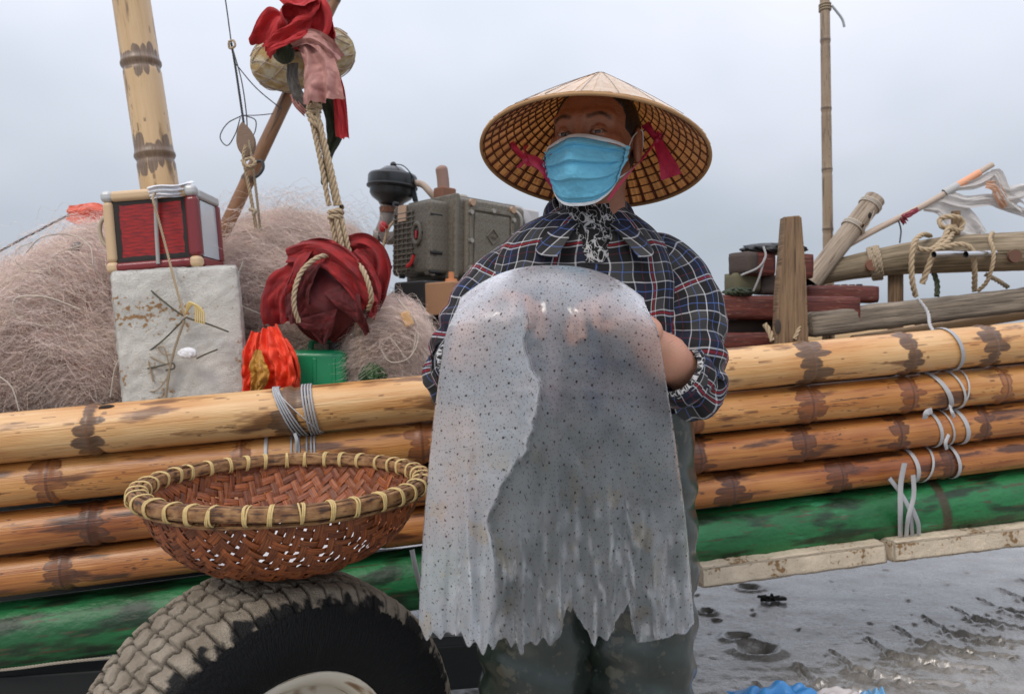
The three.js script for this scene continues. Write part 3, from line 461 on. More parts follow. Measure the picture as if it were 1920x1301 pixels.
{
  const { neck, chest, belly, hip } = J;
  const bodyF = (x, y, z) => {
    let d = capsule(x, y, z, chest, belly, 0.105, 0.10);
    d = smin(d, capsule(x, y, z, belly, hip, 0.10, 0.11), 0.05);
    d = smin(d, capsule(x, y, z, J.shL.clone().add(V(0, -0.02, 0)), J.shR.clone().add(V(0, -0.02, 0)), 0.034, 0.034), 0.04);
    d = smin(d, capsule(x, y, z, neck, chest, 0.05, 0.07), 0.05);
    d = smin(d, capsule(x, y, z, neck, HP(0, -0.06, -0.02), 0.049, 0.05), 0.03);
    for (const s of ['L', 'R']) {
      d = smin(d, capsule(x, y, z, J['sh' + s], J['el' + s], 0.036, 0.036), 0.02);
      d = smin(d, capsule(x, y, z, J['el' + s], J['el' + s].clone().lerp(J['wr' + s], 0.4), 0.037, 0.038), 0.015);
      d = smin(d, capsule(x, y, z, J['el' + s].clone().lerp(J['wr' + s], 0.4), J['wr' + s], 0.038, 0.025), 0.015);
      d = smin(d, capsule(x, y, z, J['hip' + s], J['kn' + s], 0.075, 0.05), 0.04);
      d = smin(d, capsule(x, y, z, J['kn' + s], J['an' + s], 0.05, 0.035), 0.02);
      d = smin(d, capsule(x, y, z, J['an' + s], J['an' + s].clone().add(V(0, -0.03, 0.12)), 0.035, 0.028), 0.02);
    }
    return d;
  };
  const body = nets(bodyF, [-0.25, 0.0, -1.62], [0.48, 1.47, -1.10], 0.011);
  // head, in its own axes: x to its left, y up, z forward
  const el = [-1, 1].map((s) => [0.0315 * s, -0.012, 0.0725]);
  const headF = (x, y, z) => {
    const ax = Math.abs(x);
    let d = egg(x, y, z, 0, 0.004, -0.012, 0.075, 0.096, 0.094);
    d = smin(d, egg(x, y, z, 0, -0.062, 0.026, 0.058, 0.06, 0.058), 0.03);
    d = smin(d, ball(x, y, z, 0, -0.108, 0.052, 0.02), 0.03);
    d = smin(d, ball(ax, y, z, 0.043, -0.038, 0.052, 0.026), 0.02);
    d = smin(d, capsule(ax, y, z, V(0.008, 0.014, 0.080), V(0.046, 0.016, 0.062), 0.012, 0.011), 0.015);
    d = smin(d, capsule(x, y, z, V(0, 0, 0.082), V(0, -0.045, 0.097), 0.006, 0.012), 0.012);
    d = smax(d, -ball(ax, y, z, 0.0325, -0.013, 0.103, 0.0165), 0.014);
    let lid = ball(ax, y, z, 0.0315, -0.012, 0.0725, 0.0143); lid = Math.max(lid, -egg(ax, y, z, 0.0315, -0.0138, 0.088, 0.0120, 0.0024, 0.009)); d = smin(d, lid, 0.004);
    d = smin(d, capsule(x, y, z, V(0, -0.05, -0.025), V(0, -0.17, -0.045), 0.05, 0.05), 0.025);
    let ear = egg(ax, y - 0.0, z + (ax - 0.078) * -0.5, 0.080, -0.022, -0.012, 0.009, 0.033, 0.019); ear = smax(ear, -egg(ax, y, z, 0.091, -0.018, -0.008, 0.009, 0.02, 0.010), 0.004); d = smin(d, ear, 0.006);
    return d;
  };
  const head = nets(headF, [-0.10, -0.17, -0.12], [0.10, 0.11, 0.125], 0.0026); 
  const browAt = (x, y, z) => { const ax = Math.abs(x), yb = 0.013 + 0.006 * smooth(0.015, 0.036, ax) - 0.008 * smooth(0.036, 0.055, ax); return z > 0.03 ? smooth(0.0055, 0.002, Math.abs(y - yb)) * smooth(0.011, 0.017, ax) * smooth(0.057, 0.05, ax) : 0; };
  tint(head, (x, y, z) => { const n = fbm(x * 60, y * 60, z * 60, 3), ax = Math.abs(x); let c = shadedFaceSkin.map((q) => q * (1 + 0.25 * n)); c = mix3(c, [0.46, 0.15, 0.09], clamp(smooth(0.03, 0, Math.hypot(ax - 0.046, y + 0.035)) * 0.5)); c = mix3(c, [0.03, 0.018, 0.012], browAt(x, y, z) * clamp(0.75 + n)); const lash = Math.abs(Math.hypot((ax - 0.0315) / 0.0128, (y + 0.0128) / 0.0042) - 1); if (z > 0.07) c = mix3(c, [0.02, 0.012, 0.01], smooth(0.35, 0.05, lash) * (y > -0.0128 ? 0.95 : 0.5)); return c; });
  head.applyMatrix4(headM);
  // hands: palm and five bent fingers each, thumb from the side of the palm
  const handGeo = (s) => {
    const L = s === 'L', W = J['wr' + s], k = L ? 1 : -1;
    const K = L ? P(1098, 572, 1.156) : P(975, 566, 1.156);                              // middle knuckle
    const ax = K.clone().sub(W).normalize(), up = V(-k * 0.2, 0.93, -0.25), sd = ax.clone().cross(up).normalize().multiplyScalar(-k); // sd: towards the viewer's side of the hand (index finger)
    const n = sd.clone().cross(ax).normalize().multiplyScalar(-k); if (n.y < 0) n.negate();
    const q = (a, b, c) => W.clone().addScaledVector(ax, a).addScaledVector(sd, b).addScaledVector(n, c);
    const fing = [[0.078, 0.030, 0.036, 0.026, 0.020, 0.0088], [0.083, 0.010, 0.040, 0.029, 0.022, 0.0092], [0.079, -0.010, 0.037, 0.027, 0.021, 0.0088], [0.071, -0.028, 0.030, 0.021, 0.018, 0.0078]].map(([a, b, l1, l2, l3, r], i) => { const k0 = q(a, b, 0.004), c1 = 0.5 + i * 0.06, c2 = c1 + 0.7, c3 = c2 + 0.5, st = (p, l, c) => p.clone().addScaledVector(ax, l * Math.cos(c)).addScaledVector(n, -l * Math.sin(c)).addScaledVector(sd, (1.5 - i) * 0.002); const p1 = st(k0, l1, c1), p2 = st(p1, l2, c2), p3 = st(p2, l3, c3); return [k0, p1, p2, p3, r]; });
    const th = [q(0.022, 0.020, -0.008), q(0.048, 0.036, -0.026), q(0.072, 0.036, -0.040), q(0.092, 0.028, -0.050)];
    const f = (x, y, z) => {
      let d = capsule(x, y, z, q(-0.06, 0, 0), q(0.0, 0, 0), 0.028, 0.0245);
      for (const b of [0.026, 0.009, -0.009, -0.024]) d = smin(d, capsule(x, y, z, q(0.005, b * 0.6, 0), q(0.076, b, 0.003), 0.0155, 0.0115), 0.012);
      for (const g of fing) { const fd = Math.min(capsule(x, y, z, g[0], g[1], g[4] * 1.1, g[4]), smin(capsule(x, y, z, g[1], g[2], g[4], g[4] * 0.92), capsule(x, y, z, g[2], g[3], g[4] * 0.92, g[4] * 0.78), 0.003)); d = smin(d, fd, 0.004); }
      let t = capsule(x, y, z, th[0], th[1], 0.017, 0.012); t = smin(t, capsule(x, y, z, th[1], th[2], 0.0115, 0.0105), 0.004); t = smin(t, capsule(x, y, z, th[2], th[3], 0.0105, 0.0085), 0.003);
      return smin(d, t, 0.008);
    };
    const b = new THREE.Box3().setFromPoints([...fing.flatMap((g) => g.slice(0, 4)), ...th, q(-0.075, 0, 0)]).expandByScalar(0.035);
    return nets(f, b.min.toArray(), b.max.toArray(), 0.0034);
  };
  const litSkinTint = (g) => tint(g, (x, y, z) => { const n = fbm(x * 35, y * 35, z * 35, 4); return mix3([0.55, 0.29, 0.19], [0.57, 0.25, 0.165], clamp(0.4 + 1.2 * n)); });  // body and hands painted lighter than the face, as in open light
  const gs = [litSkinTint(body), head, litSkinTint(handGeo('L')), litSkinTint(handGeo('R'))].map((g) => { const c = g.toNonIndexed(); return c; });
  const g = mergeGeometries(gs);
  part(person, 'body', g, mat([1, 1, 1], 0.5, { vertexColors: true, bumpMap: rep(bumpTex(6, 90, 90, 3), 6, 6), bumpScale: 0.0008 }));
  const white = mat([0.36, 0.32, 0.29], 0.15), iris = mat([0.02, 0.012, 0.008], 0.08);
  for (const [x, y, z] of el) {
    const e = part(person, 'eye', new THREE.SphereGeometry(0.0126, 20, 14).applyMatrix4(new THREE.Matrix4().makeTranslation(x, y, z)).applyMatrix4(headM), white);
    part(e, 'iris', new THREE.SphereGeometry(0.0062, 16, 10).scale(1, 1, 0.55).applyMatrix4(new THREE.Matrix4().makeTranslation(x + 0.001, y - 0.0008, z + 0.0098)).applyMatrix4(headM), iris);
  }
  // hair: a cap over the skull, cut along the hairline, with locks at the temples
  const hairF = (x, y, z) => { const ax = Math.abs(x), sk = egg(x, y, z, 0, 0.006, -0.017, 0.080, 0.0985, 0.0965) + 0.0016 * noise(x * 150, y * 18, z * 150); const front = z - Math.max(0.070 - 1.05 * Math.max(0, 0.078 - y), 0.030 + 0.006 * noise(x * 40, y * 60));  return Math.max(sk, smax(front, (z > 0.0 ? -0.002 : -0.055) - y - 0.03 * smooth(0.03, -0.03, z), 0.012)); };
  const hair = nets(hairF, [-0.095, -0.08, -0.125], [0.095, 0.115, 0.10], 0.0035); hair.applyMatrix4(headM);
  part(person, 'hair', hair, mat([0.012, 0.010, 0.009], 0.5, { bumpMap: rep(grainBump, 8, 8), bumpScale: 0.002 }));
}

// ---- shirt
const shirtTex = (() => {
  // one repeat is 0.13 m square; threads: [centre, half width, colour, strength]
  const N = 512, T = 0.13;
  const set = [[0.010, 0.0022, [0.55, 0.10, 0.14], 1], [0.0052, 0.0011, [0.80, 0.80, 0.80], 0.95], [0.0148, 0.0011, [0.80, 0.80, 0.80], 0.95], [0.037, 0.0010, [0.78, 0.78, 0.79], 0.85], [0.0535, 0.0009, [0.32, 0.44, 0.72], 0.9], [0.070, 0.0012, [0.82, 0.82, 0.82], 0.95], [0.0875, 0.0009, [0.32, 0.44, 0.72], 0.8], [0.104, 0.0010, [0.78, 0.78, 0.79], 0.85], [0.121, 0.0008, [0.45, 0.12, 0.17], 0.7]];
  const base = (x) => { const k = [[0.0148, 0.037, 1], [0.037, 0.070, 0], [0.070, 0.104, 1], [0.104, 0.13, 0]].find(([a, b]) => x >= a && x < b); return k ? k[2] : 0; };
  return tex(N, N, (u, v) => {
    const x = u * T, y = v * T, grey = [0.225, 0.225, 0.225], navy = [0.075, 0.105, 0.175], black = [0.085, 0.085, 0.095];
    const a = base(x), b = base(y); let c = a && b ? grey : a || b ? black : navy;
    const th = 0.5 + 0.5 * Math.sin((u * N + v * N) * 1.57);
    const line = (p) => { for (const s of set) if (Math.abs(p - s[0]) < s[1]) return s; return null; };
    const lx = line(x), ly = line(y); let k = 0.62;
    if (lx) c = mix3(c, lx[2], lx[3] * (k + 0.3 * th)); if (ly) c = mix3(c, ly[2], ly[3] * (k + 0.3 * (1 - th)));
    const w = 0.9 + 0.2 * (((i, j) => { const z = Math.sin(i * 12.99 + j * 78.2) * 43758.5; return z - Math.floor(z); })(Math.floor(u * N), Math.floor(v * N)));
    return c.map((q) => q * w);
  });
})();
const weaveBump = tex(128, 128, (u, v) => [0.5 + 0.25 * Math.sin(u * 6.2832 * 32) * Math.sin(v * 6.2832 * 32)], false);
const shirtM = mat([1, 1, 1], 0.9, { map: rep(shirtTex, 1 / 0.13, 1 / 0.13), bumpMap: rep(weaveBump, 30, 30), bumpScale: 0.0003, sheen: 0.25, sheenRoughness: 0.6, sheenColor: new THREE.Color(0.5, 0.5, 0.55) });
const crackTex = tex(512, 512, (u, v) => { let m = 1; for (const [f, s] of [[12, 3], [19, 8]]) { const a = Math.abs(wrapN(u, v, f, f, 2, s)), b = Math.abs(wrapN(u, v, f, f, 2, s + 11)); m = Math.min(m, a * 14, b * 18); } const l = smooth(0.5, 0.3, m); return mix3([0.045, 0.045, 0.05], [0.72, 0.72, 0.72], l); });
const scarfM = mat([1, 1, 1], 0.85, { map: rep(crackTex, 3, 3) });
const fold = (d, f, sharp = 1.5) => 1 - Math.pow(Math.abs(Math.sin(d * f)), sharp);
{
  // torso: rounded sections from the neck down to below the waist
  const rows = [ // y, half width, half depth, centre x, centre z
    [1.392, 0.058, 0.056, 0.150, -1.425], [1.378, 0.072, 0.062, 0.150, -1.428], [1.364, 0.100, 0.072, 0.146, -1.436], [1.345, 0.132, 0.083, 0.141, -1.440], [1.316, 0.160, 0.098, 0.137, -1.443], [1.275, 0.182, 0.110, 0.135, -1.442], [1.22, 0.188, 0.121, 0.133, -1.440], [1.12, 0.19, 0.124, 0.133, -1.440], [1.02, 0.185, 0.124, 0.134, -1.440], [0.94, 0.185, 0.126, 0.136, -1.442], [0.86, 0.19, 0.13, 0.138, -1.445]];
  const sec = (v) => { const k = v * (rows.length - 1), i = Math.min(rows.length - 2, Math.floor(k)), f = k - i, r = (o) => rows[clamp(i + o, 0, rows.length - 1)]; return rows[0].map((_, c) => { const [a, b, d, e] = [r(-1)[c], r(0)[c], r(1)[c], r(2)[c]]; return b + 0.5 * f * (d - a + f * (2 * a - 5 * b + 4 * d - e + f * (3 * (b - d) + e - a))); }); };
  const torso = grid(220, 160, (u, v) => {
    const [y, w, dp, cx, cz] = sec(v), a = u * 2 * Math.PI, sx = Math.sin(a), cz2 = Math.cos(a), e = 0.82;
    let k = 1 + 0.016 * fbm(sx * 5, y * 6, cz2 * 5, 3);
    const front = smooth(0.1, 0.8, cz2), x = cx + Math.sign(sx) * Math.abs(sx) ** e * w * k; let z = cz + Math.sign(cz2) * Math.abs(cz2) ** e * dp * k;
    z += front * (0.016 * Math.max(0, fbm(x * 9 + y * 7, y * 5, 3, 3)) + 0.005 * fold(x * 0.8 + y * 1.1 + 0.1 * noise(x * 7, y * 7), 26, 3) * smooth(0.06, 0.14, Math.abs(x - cx)) * smooth(1.20, 1.28, y));
    z += front * 0.004 * smooth(0.006, 0, Math.abs(x - cx + 0.012)) ; // button placket
    const yy = y + 0.006 * noise(x * 14, z * 14, 2);
    return V(x, yy, z);
  }, (u, v) => { const [y, w] = sec(v); return [(u < 0.5 ? u : u - 1) * 0.92 + 0.047 + 0.007 * noise(u * 9, y * 22, 4), y + 0.007 * noise(u * 22, y * 14, 8)]; }, true);
  const gs = [torso];
  for (const s of ['L', 'R']) {
    const k = s === 'L' ? 1 : -1, A = J['sh' + s], E = J['el' + s], W = J['wr' + s];
    const c = curve([A.clone().add(V(-k * 0.085, 0.022, 0.0)), A.clone().add(V(-k * 0.02, 0.006, 0.002)), A.clone().lerp(E, 0.35).add(V(k * 0.020, 0, 0)), A.clone().lerp(E, 0.75).add(V(k * 0.014, -0.01, 0)), E.clone().add(V(k * 0.002, -0.014, -0.004)), E.clone().lerp(W, 0.16).add(V(0, -0.016, 0)), E.clone().lerp(W, 0.26).add(V(0, -0.012, 0))]);
    const L = c.getLength();
    gs.push(tube(c, (v, a) => {
      let r = [0.038, 0.052, 0.058, 0.059, 0.058, 0.058, 0.057, 0.053].reduce((q, x, i, R) => { const t = v * (R.length - 1); return i <= t && t <= i + 1 ? lerp(x, R[Math.min(i + 1, R.length - 1)], t - i) : q; }, 0.06);
      const d = v * L, bend = smooth(0.35, 0.75, v);
      r += 0.012 * fold(d + 0.014 * Math.sin(a + k) + 0.02 * noise(Math.cos(a) * 1.6, Math.sin(a) * 1.6, d * 12 + k * 3), 58, 2.2) * bend + 0.010 * fbm(Math.cos(a) * 1.7, Math.sin(a) * 1.7, d * 14 + k * 7, 3) + 0.004 * fold(a * 0.5 + d * 6, 3, 3) * (1 - bend);
      return r;
    }, 130, 60, { open: true, warp: 0.006 }));
    // rolled cuff
    const n0 = c.getPointAt(0.90), n1 = c.getPointAt(1), t = n1.clone().sub(n0).normalize(), cc = new THREE.LineCurve3(n0, n1.clone().addScaledVector(t, 0.004));
    gs.push(tube(cc, (v, a) => 0.0575 + 0.005 * Math.sin(Math.PI * v) + 0.003 * noise(Math.cos(a) * 2, Math.sin(a) * 2, v * 3 + k) - (v > 0.96 ? 0.008 : 0), 14, 50, { open: true }));
    const cuff = tube(new THREE.LineCurve3(n0.clone().addScaledVector(t, 0.006), n1.clone().addScaledVector(t, 0.007)), (v, a) => 0.0550 + 0.004 * Math.sin(Math.PI * v) + 0.003 * noise(Math.cos(a) * 2, Math.sin(a) * 2, k + 4) - (v < 0.08 || v > 0.94 ? 0.007 : 0), 16, 50, { open: true });
    part(person, 'sleeve_lining', cuff, mat([1, 1, 1], 0.85, { map: rep(crackTex, 4.5, 4.5) }), 'rolled cuff in black and white crackle print');
  }
  part(person, 'shirt', merge(gs), shirtM, 'dark plaid shirt with white, red and blue lines');
  // collar: two wings folded down
  for (const k of [-1, 1]) {
    const g = grid(30, 14, (u, v) => { // u from the nape to the tip, v from the fold down to the edge
      const a = lerp(Math.PI * 0.98, 0.30, u) * k, R = lerp(0.066, 0.062, u), fall = lerp(0.028, 0.086, smooth(0.35, 1, u)), y0 = 1.418 - 0.062 * smooth(0.3, 1.0, u);
      const top = V(0.150 + Math.sin(a) * R * 1.05, y0, -1.427 + Math.cos(a) * R), out = V(Math.sin(a), 0, Math.cos(a));
      const spread = v * (0.022 + 0.050 * smooth(0.5, 1, u)), drop = v * fall * (1 - 0.1 * smooth(0.7, 1, u));
      return top.addScaledVector(out, spread + 0.006 * Math.sin(v * 3.1)).add(V(k * 0.030 * v * smooth(0.6, 1, u), -drop, 0.012 * v * smooth(0.5, 1, u)));
    }, (u, v) => [u * 0.2 + v * 0.02, v * 0.075 + 0.03]);
    const back = g.clone(); { const p = back.attributes.position, n = g.attributes.normal; for (let i = 0; i < p.count; i++) p.setXYZ(i, p.getX(i) - n.getX(i) * 0.0016, p.getY(i) - n.getY(i) * 0.0016, p.getZ(i) - n.getZ(i) * 0.0016); }
    part(person, 'collar', merge([g, back]), shirtM);
  }
  // scarf round the neck, tucked into the collar
  const scarf = grid(90, 40, (u, v) => {
    const a = u * 6.2832, f = smooth(-0.2, 1, Math.cos(a)), y = lerp(1.437 - 0.012 * f, 1.348 - 0.075 * f * f, v), R = lerp(0.054, 0.060, v) + f * (0.004 + 0.036 * v) + 0.005 * fold(y + 0.4 * Math.sin(a) * 0.03, 90, 2) * (1 - v * 0.4) + 0.004 * fbm(Math.sin(a) * 3, y * 22, Math.cos(a) * 3, 3);
    return V(0.148 + Math.sin(a) * R * (1 - 0.45 * v * f), y, -1.425 + Math.cos(a) * R);
  }, (u, v) => [u * 0.4, v * 0.12], true);
  part(person, 'scarf', scarf, scarfM, 'black and white crackle print scarf tucked into the collar');
}
// ---- face mask, fitted over nose, cheeks and chin
{
  const top = (t) => -0.021 - 0.016 * Math.abs(t) ** 1.6, bot = (t) => -0.140 + 0.052 * Math.abs(t) ** 2.6;
  const Mk = (u, v, off = 0) => { // u -1..1 cheek to cheek, v 0..1 downwards
    const y = lerp(top(u), bot(u), v), a = u * (1.16 - 0.10 * v), nose = Math.exp(-((u / 0.30) ** 2)) * smooth(-0.12, 0.10, v) * smooth(1.0, 0.45, v), w = 0.0775 - 0.013 * smooth(0.35, 1, v), dp = 0.096 + 0.008 * smooth(0, 0.3, v) - 0.016 * smooth(0.6, 1, v);
    const pl = 0.0062 * ((v * 4.0 + 0.35) % 1) * smooth(0.04, 0.12, v) * smooth(1, 0.9, v) * smooth(1, 0.72, Math.abs(u)), wr = 0.0045 * fbm(u * 4, v * 6, 5, 4) + 0.002 * Math.abs(fbm(u * 7, v * 9, 2, 3)) + 0.0025 * fold(v * 1.2 + 0.35 * Math.abs(u), 11, 4) * smooth(0.25, 0.8, Math.abs(u));
    const k = 1 + (pl + wr + off) / 0.09;
    return HP(Math.sin(a) * w * 1.07 * k, y, -0.006 + (Math.pow(Math.max(0, Math.cos(a)), 0.8) * dp + 0.024 * nose) * k);
  };
  const mask = thing0('face_mask'); 
  function thing0(n) { return part(person, n, grid(110, 120, (u, v) => Mk(u * 2 - 1, v)), mat([0.17, 0.57, 0.80], 0.75, { bumpMap: rep(bumpTex(4, 60, 60, 3), 2, 2), bumpScale: 0.0006, sheen: 0.2, sheenColor: new THREE.Color(0.6, 0.8, 1) }), 'pleated light blue surgical face mask'); }
  const wh = mat([0.66, 0.70, 0.72], 0.8);
  const stripU = (u0, u1, v0, v1, off, m, n) => part(mask, n, grid(60, 6, (u, v) => Mk(lerp(u0, u1, u), lerp(v0, v1, v), off + 0.0006 * Math.sin(Math.PI * v))), m);
  stripU(-1, 1, -0.012, 0.055, 0.0022, wh, 'nose_edge'); stripU(-0.9, 0.98, 0.965, 1.012, 0.0022, wh, 'chin_edge');
  const edge = mat([0.22, 0.61, 0.82], 0.75);
  for (const s of [-1, 1]) part(mask, 'side_binding', grid(6, 40, (u, v) => Mk(s * lerp(0.905, 1.0, u), v * 1.02 - 0.01, 0.0034 + 0.0012 * Math.sin(Math.PI * u)) , null), edge);
  for (const s of [-1, 1]) part(mask, 'ear_loop', tube(curve([Mk(s * 0.96, 0.01, 0.004), HP(s * 0.079, -0.008, 0.012), HP(s * 0.086, 0.006, -0.014), HP(s * 0.083, -0.02, -0.034), HP(s * 0.080, -0.055, -0.010), Mk(s * 0.97, 0.97, 0.004)]), 0.0013, 40, 6), wh);
}
// ---- waders
{
  const wTex = tex(512, 512, (u, v) => { const n = wrapN(u, v, 5, 5, 5, 2), m = wrapN(u, v, 26, 26, 4, 5); let c = mix3([0.17, 0.21, 0.185], [0.11, 0.145, 0.125], clamp(0.5 + 1.3 * n)); c = mix3(c, [0.36, 0.33, 0.27], clamp((m + n - 0.25) * 2.6, 0, 0.6)); return c; });
  const wm = mat([1, 1, 1], 0.26, { map: rep(wTex, 2.2, 2.2), clearcoat: 0.25, clearcoatRoughness: 0.25 });
  const wr = (x, y, z, s) => 0.008 * fold(y + 0.3 * x + 0.05 * noise(x * 6, y * 6, s), 34, 2.5) * smooth(-0.5, 0.3, noise(x * 5 + s, y * 4, z * 5)) + 0.010 * fbm(x * 8, y * 5, z * 8 + s, 4);
  const trunk = grid(120, 90, (u, v) => {
    const y = lerp(1.0, 0.66, v), a = u * 6.2832, w = lerp(0.205, 0.212, smooth(0, 0.6, v)), d = lerp(0.142, 0.150, v), sx = Math.sin(a), cz = Math.cos(a), k = 1 + wr(sx * 0.2, y, cz * 0.2, 1) * 4;
    return V(0.142 + Math.sign(sx) * Math.abs(sx) ** 0.85 * w * k, y, -1.447 + Math.sign(cz) * Math.abs(cz) ** 0.85 * d * k);
  }, (u, v) => [u * 1.2, lerp(1, 0.66, v)], true);
  const gs = [trunk];
  for (const s of ['L', 'R']) {
    const k = s === 'L' ? 1 : -1, c = curve([J['hip' + s].clone().add(V(k * 0.0, -0.02, 0)), J['hip' + s].clone().lerp(J['kn' + s], 0.4), J['kn' + s], J['kn' + s].clone().lerp(J['an' + s], 0.6), J['an' + s].clone().add(V(0, 0.02, 0))]), L = c.getLength();
    gs.push(tube(c, (v, a) => { const d = v * L; let r = lerp(0.116, 0.088, smooth(0, 0.8, v)); return r + 0.010 * fold(d + 0.03 * Math.sin(a * 1 + k) + 0.03 * noise(Math.cos(a), Math.sin(a), d * 9 + k), 40, 2.4) * (0.4 + 0.6 * smooth(-0.3, 0.3, noise(Math.cos(a) * 1.5, Math.sin(a) * 1.5, d * 6))) + 0.010 * fbm(Math.cos(a) * 1.5, Math.sin(a) * 1.5, d * 8 + k * 5, 4); }, 120, 60, { open: true }));
  }
  part(person, 'waders', merge(gs), wm, 'wet dark green rubber waders');
  for (const s of ['L', 'R']) {
    const A = J['an' + s], g = nets((x, y, z) => { let d = capsule(x, y, z, A.clone().add(V(0, 0.10, 0)), A.clone().add(V(0, -0.02, 0)), 0.072, 0.055); d = smin(d, capsule(x, y, z, A.clone().add(V(0, -0.032, 0)), A.clone().add(V((s === 'L' ? 1 : -1) * 0.03, -0.04, 0.13)), 0.046, 0.04), 0.03); return Math.max(d, 0.004 - y); }, [A.x - 0.12, -0.01, A.z - 0.11], [A.x + 0.12, 0.28, A.z + 0.22], 0.009);
    part(person, 'boot', g, mat([0.03, 0.035, 0.03], 0.4));
  }
}

// ------------------------------------------------------------ conical leaf hat
const hat = thing('conical_hat', 'pale conical palm leaf hat with ringed underside, worn tilted back', 'hat');
{
  const C = P(1113, 297, 1.362), RR = 0.2085, HH = 0.178, R = rng(31);
  const axis = V(0.105, 0.962, -0.255).normalize(), q = new THREE.Quaternion().setFromUnitVectors(V(0, 1, 0), axis), M = new THREE.Matrix4().compose(C, q, V(1, 1, 1));
  const prof = (t) => [RR * t, HH * (1 - t) * (1 + 0.06 * t)]; // t from the apex to the rim, sides a little bowed
  const leafTex = (a, b, c, s) => tex(256, 256, (u, v) => { const n = wrapN(u, v, 40, 4, 3, s), m = wrapN(u, v, 7, 7, 4, s + 3), d = wrapN(u, v, 22, 22, 3, s + 6); return mix3(mix3(a, b, clamp(0.5 + 1.2 * n + 0.9 * m)), c, clamp((d + 0.4 * m - 0.27) * 4, 0, 0.7)); });
  const straw = [[0.90, 0.78, 0.60], [0.83, 0.68, 0.48], [0.60, 0.44, 0.28]];
  const outM = [1, 0.93, 1.06].map((k, i) => mat([k, k, k], 0.75, { map: leafTex(...straw, i), transmission: 0.6, roughness: 0.97 }));
  const inM = [1, 0.93, 1.06].map((k, i) => mat([k, k, k], 0.75, { map: leafTex(...straw, i + 5), transmission: 0.65, roughness: 0.97 }));
  const NL = 44;
  const wedge = (a0, da, lift, t0, seed) => grid(5, 26, (u, v) => { const t = lerp(t0, 1, v), [r, h] = prof(t), a = a0 + (u - 0.5) * da, e = lift + 0.0011 * u + 0.0008 * noise(a * 9, t * 12, seed); return V(Math.sin(a) * (r + e * 0.62), h + e * 0.78, Math.cos(a) * (r + e * 0.62)); }, (u, v) => [u * 0.35 + seed * 0.31, v * 0.9]).applyMatrix4(M);
  for (let i = 0; i < NL; i++) { const a = i / NL * 6.2832; part(hat, 'palm_leaf', wedge(a, 6.2832 / NL * 1.5, 0.0006, 0.04, i), inM[i % 3], i ? undefined : undefined); }
  const overlapShadeM = mat([0.17, 0.055, 0.026], 0.8); for (let i = 0; i < NL; i++) { const a = (i + 0.42) / NL * 6.2832; part(hat, 'overlap_shade', wedge(a, 6.2832 / NL * 0.26, -0.0012, 0.12, i + 30), overlapShadeM); }  // dark strips paint the shade where leaves overlap
  for (let i = 0; i < NL; i++) { const a = (i + 0.5) / NL * 6.2832; part(hat, 'outer_leaf', wedge(a, 6.2832 / NL * 1.24, 0.0034, 0.015, i + 60), outM[i % 3]); }
  const hoopM = mat([0.13, 0.045, 0.022], 0.6), rimM = mat([0.40, 0.23, 0.10], 0.6);
  const NH = 15; for (let i = 1; i <= NH; i++) { const t = 0.08 + 0.905 * i / NH, [r, h] = prof(t); part(hat, 'hoop', new THREE.TorusGeometry(r - 0.0022, 0.00145, 6, 90).rotateX(Math.PI / 2).translate(0, h - 0.0012, 0).applyMatrix4(M), hoopM); }
  part(hat, 'rim', new THREE.TorusGeometry(RR, 0.0032, 8, 120).rotateX(Math.PI / 2).translate(0, 0.0, 0).applyMatrix4(M), rimM);
  for (let i = 0; i < 22; i++) { const a = i / 22 * 6.2832 + 0.07, pt = (t, o) => { const [r, h] = prof(t); return V(Math.sin(a) * (r + o * 0.62), h + o * 0.78, Math.cos(a) * (r + o * 0.62)).applyMatrix4(M); }; part(hat, 'stitch_line', tube(curve([pt(0.03, 0.0052), pt(0.4, 0.0056), pt(0.7, 0.0056), pt(0.995, 0.0050)]), 0.0005, 12, 4), mat([0.25, 0.22, 0.20], 0.7)); }
  part(hat, 'tip_cap', new THREE.ConeGeometry(0.016, 0.0125, 20, 1, true).translate(0, HH - 0.0005, 0).applyMatrix4(M), outM[1]);
  // pink chin ribbons, tied to the underside, with loose tails
  const pink = mat([0.66, 0.035, 0.115], 0.42, { transmission: 0.25, sheen: 0.5, sheenColor: new THREE.Color(0.9, 0.4, 0.5) });
  const ribbon = (pts, w0, w1, dirs, lab) => { const c = curve(pts), fr = frames(c, 40); return part(hat, 'ribbon', grid(6, 40, (u, v) => { const f = fr[Math.round(v * 40)], d = dirs.clone().addScaledVector(f.t, -dirs.dot(f.t)).normalize(), nn = d.clone().cross(f.t); return f.p.clone().addScaledVector(d, (u - 0.5) * lerp(w0, w1, v)).addScaledVector(nn, 0.0025 * Math.sin(u * 5 + v * 7)); }), pink, lab); };
  const kR = P(1232, 262, 1.40), kL = P(988, 300, 1.40);
  ribbon([kR, P(1212, 288, 1.375), P(1190, 312, 1.345), P(1172, 334, 1.32), P(1140, 375, 1.31)], 0.012, 0.013, V(0.6, 0.8, 0));
  ribbon([kR, P(1243, 285, 1.395), P(1252, 308, 1.392), P(1259, 332, 1.39)], 0.016, 0.040, V(1, -0.1, 0.1));
  for (const [a, b] of [[[1210, 232], [1222, 248]], [[1262, 225], [1248, 246]], [[1275, 268], [1262, 250]], [[1250, 222], [1238, 245]]]) ribbon([kR, P(b[0], b[1], 1.395), P(a[0], a[1], 1.40)], 0.006, 0.018, V(0.5, 0.6, 0.3));
  ribbon([kL, P(1004, 303, 1.37), P(1020, 316, 1.365), P(1030, 332, 1.355), P(1042, 352, 1.35)], 0.022, 0.014, V(0.2, 1, 0));
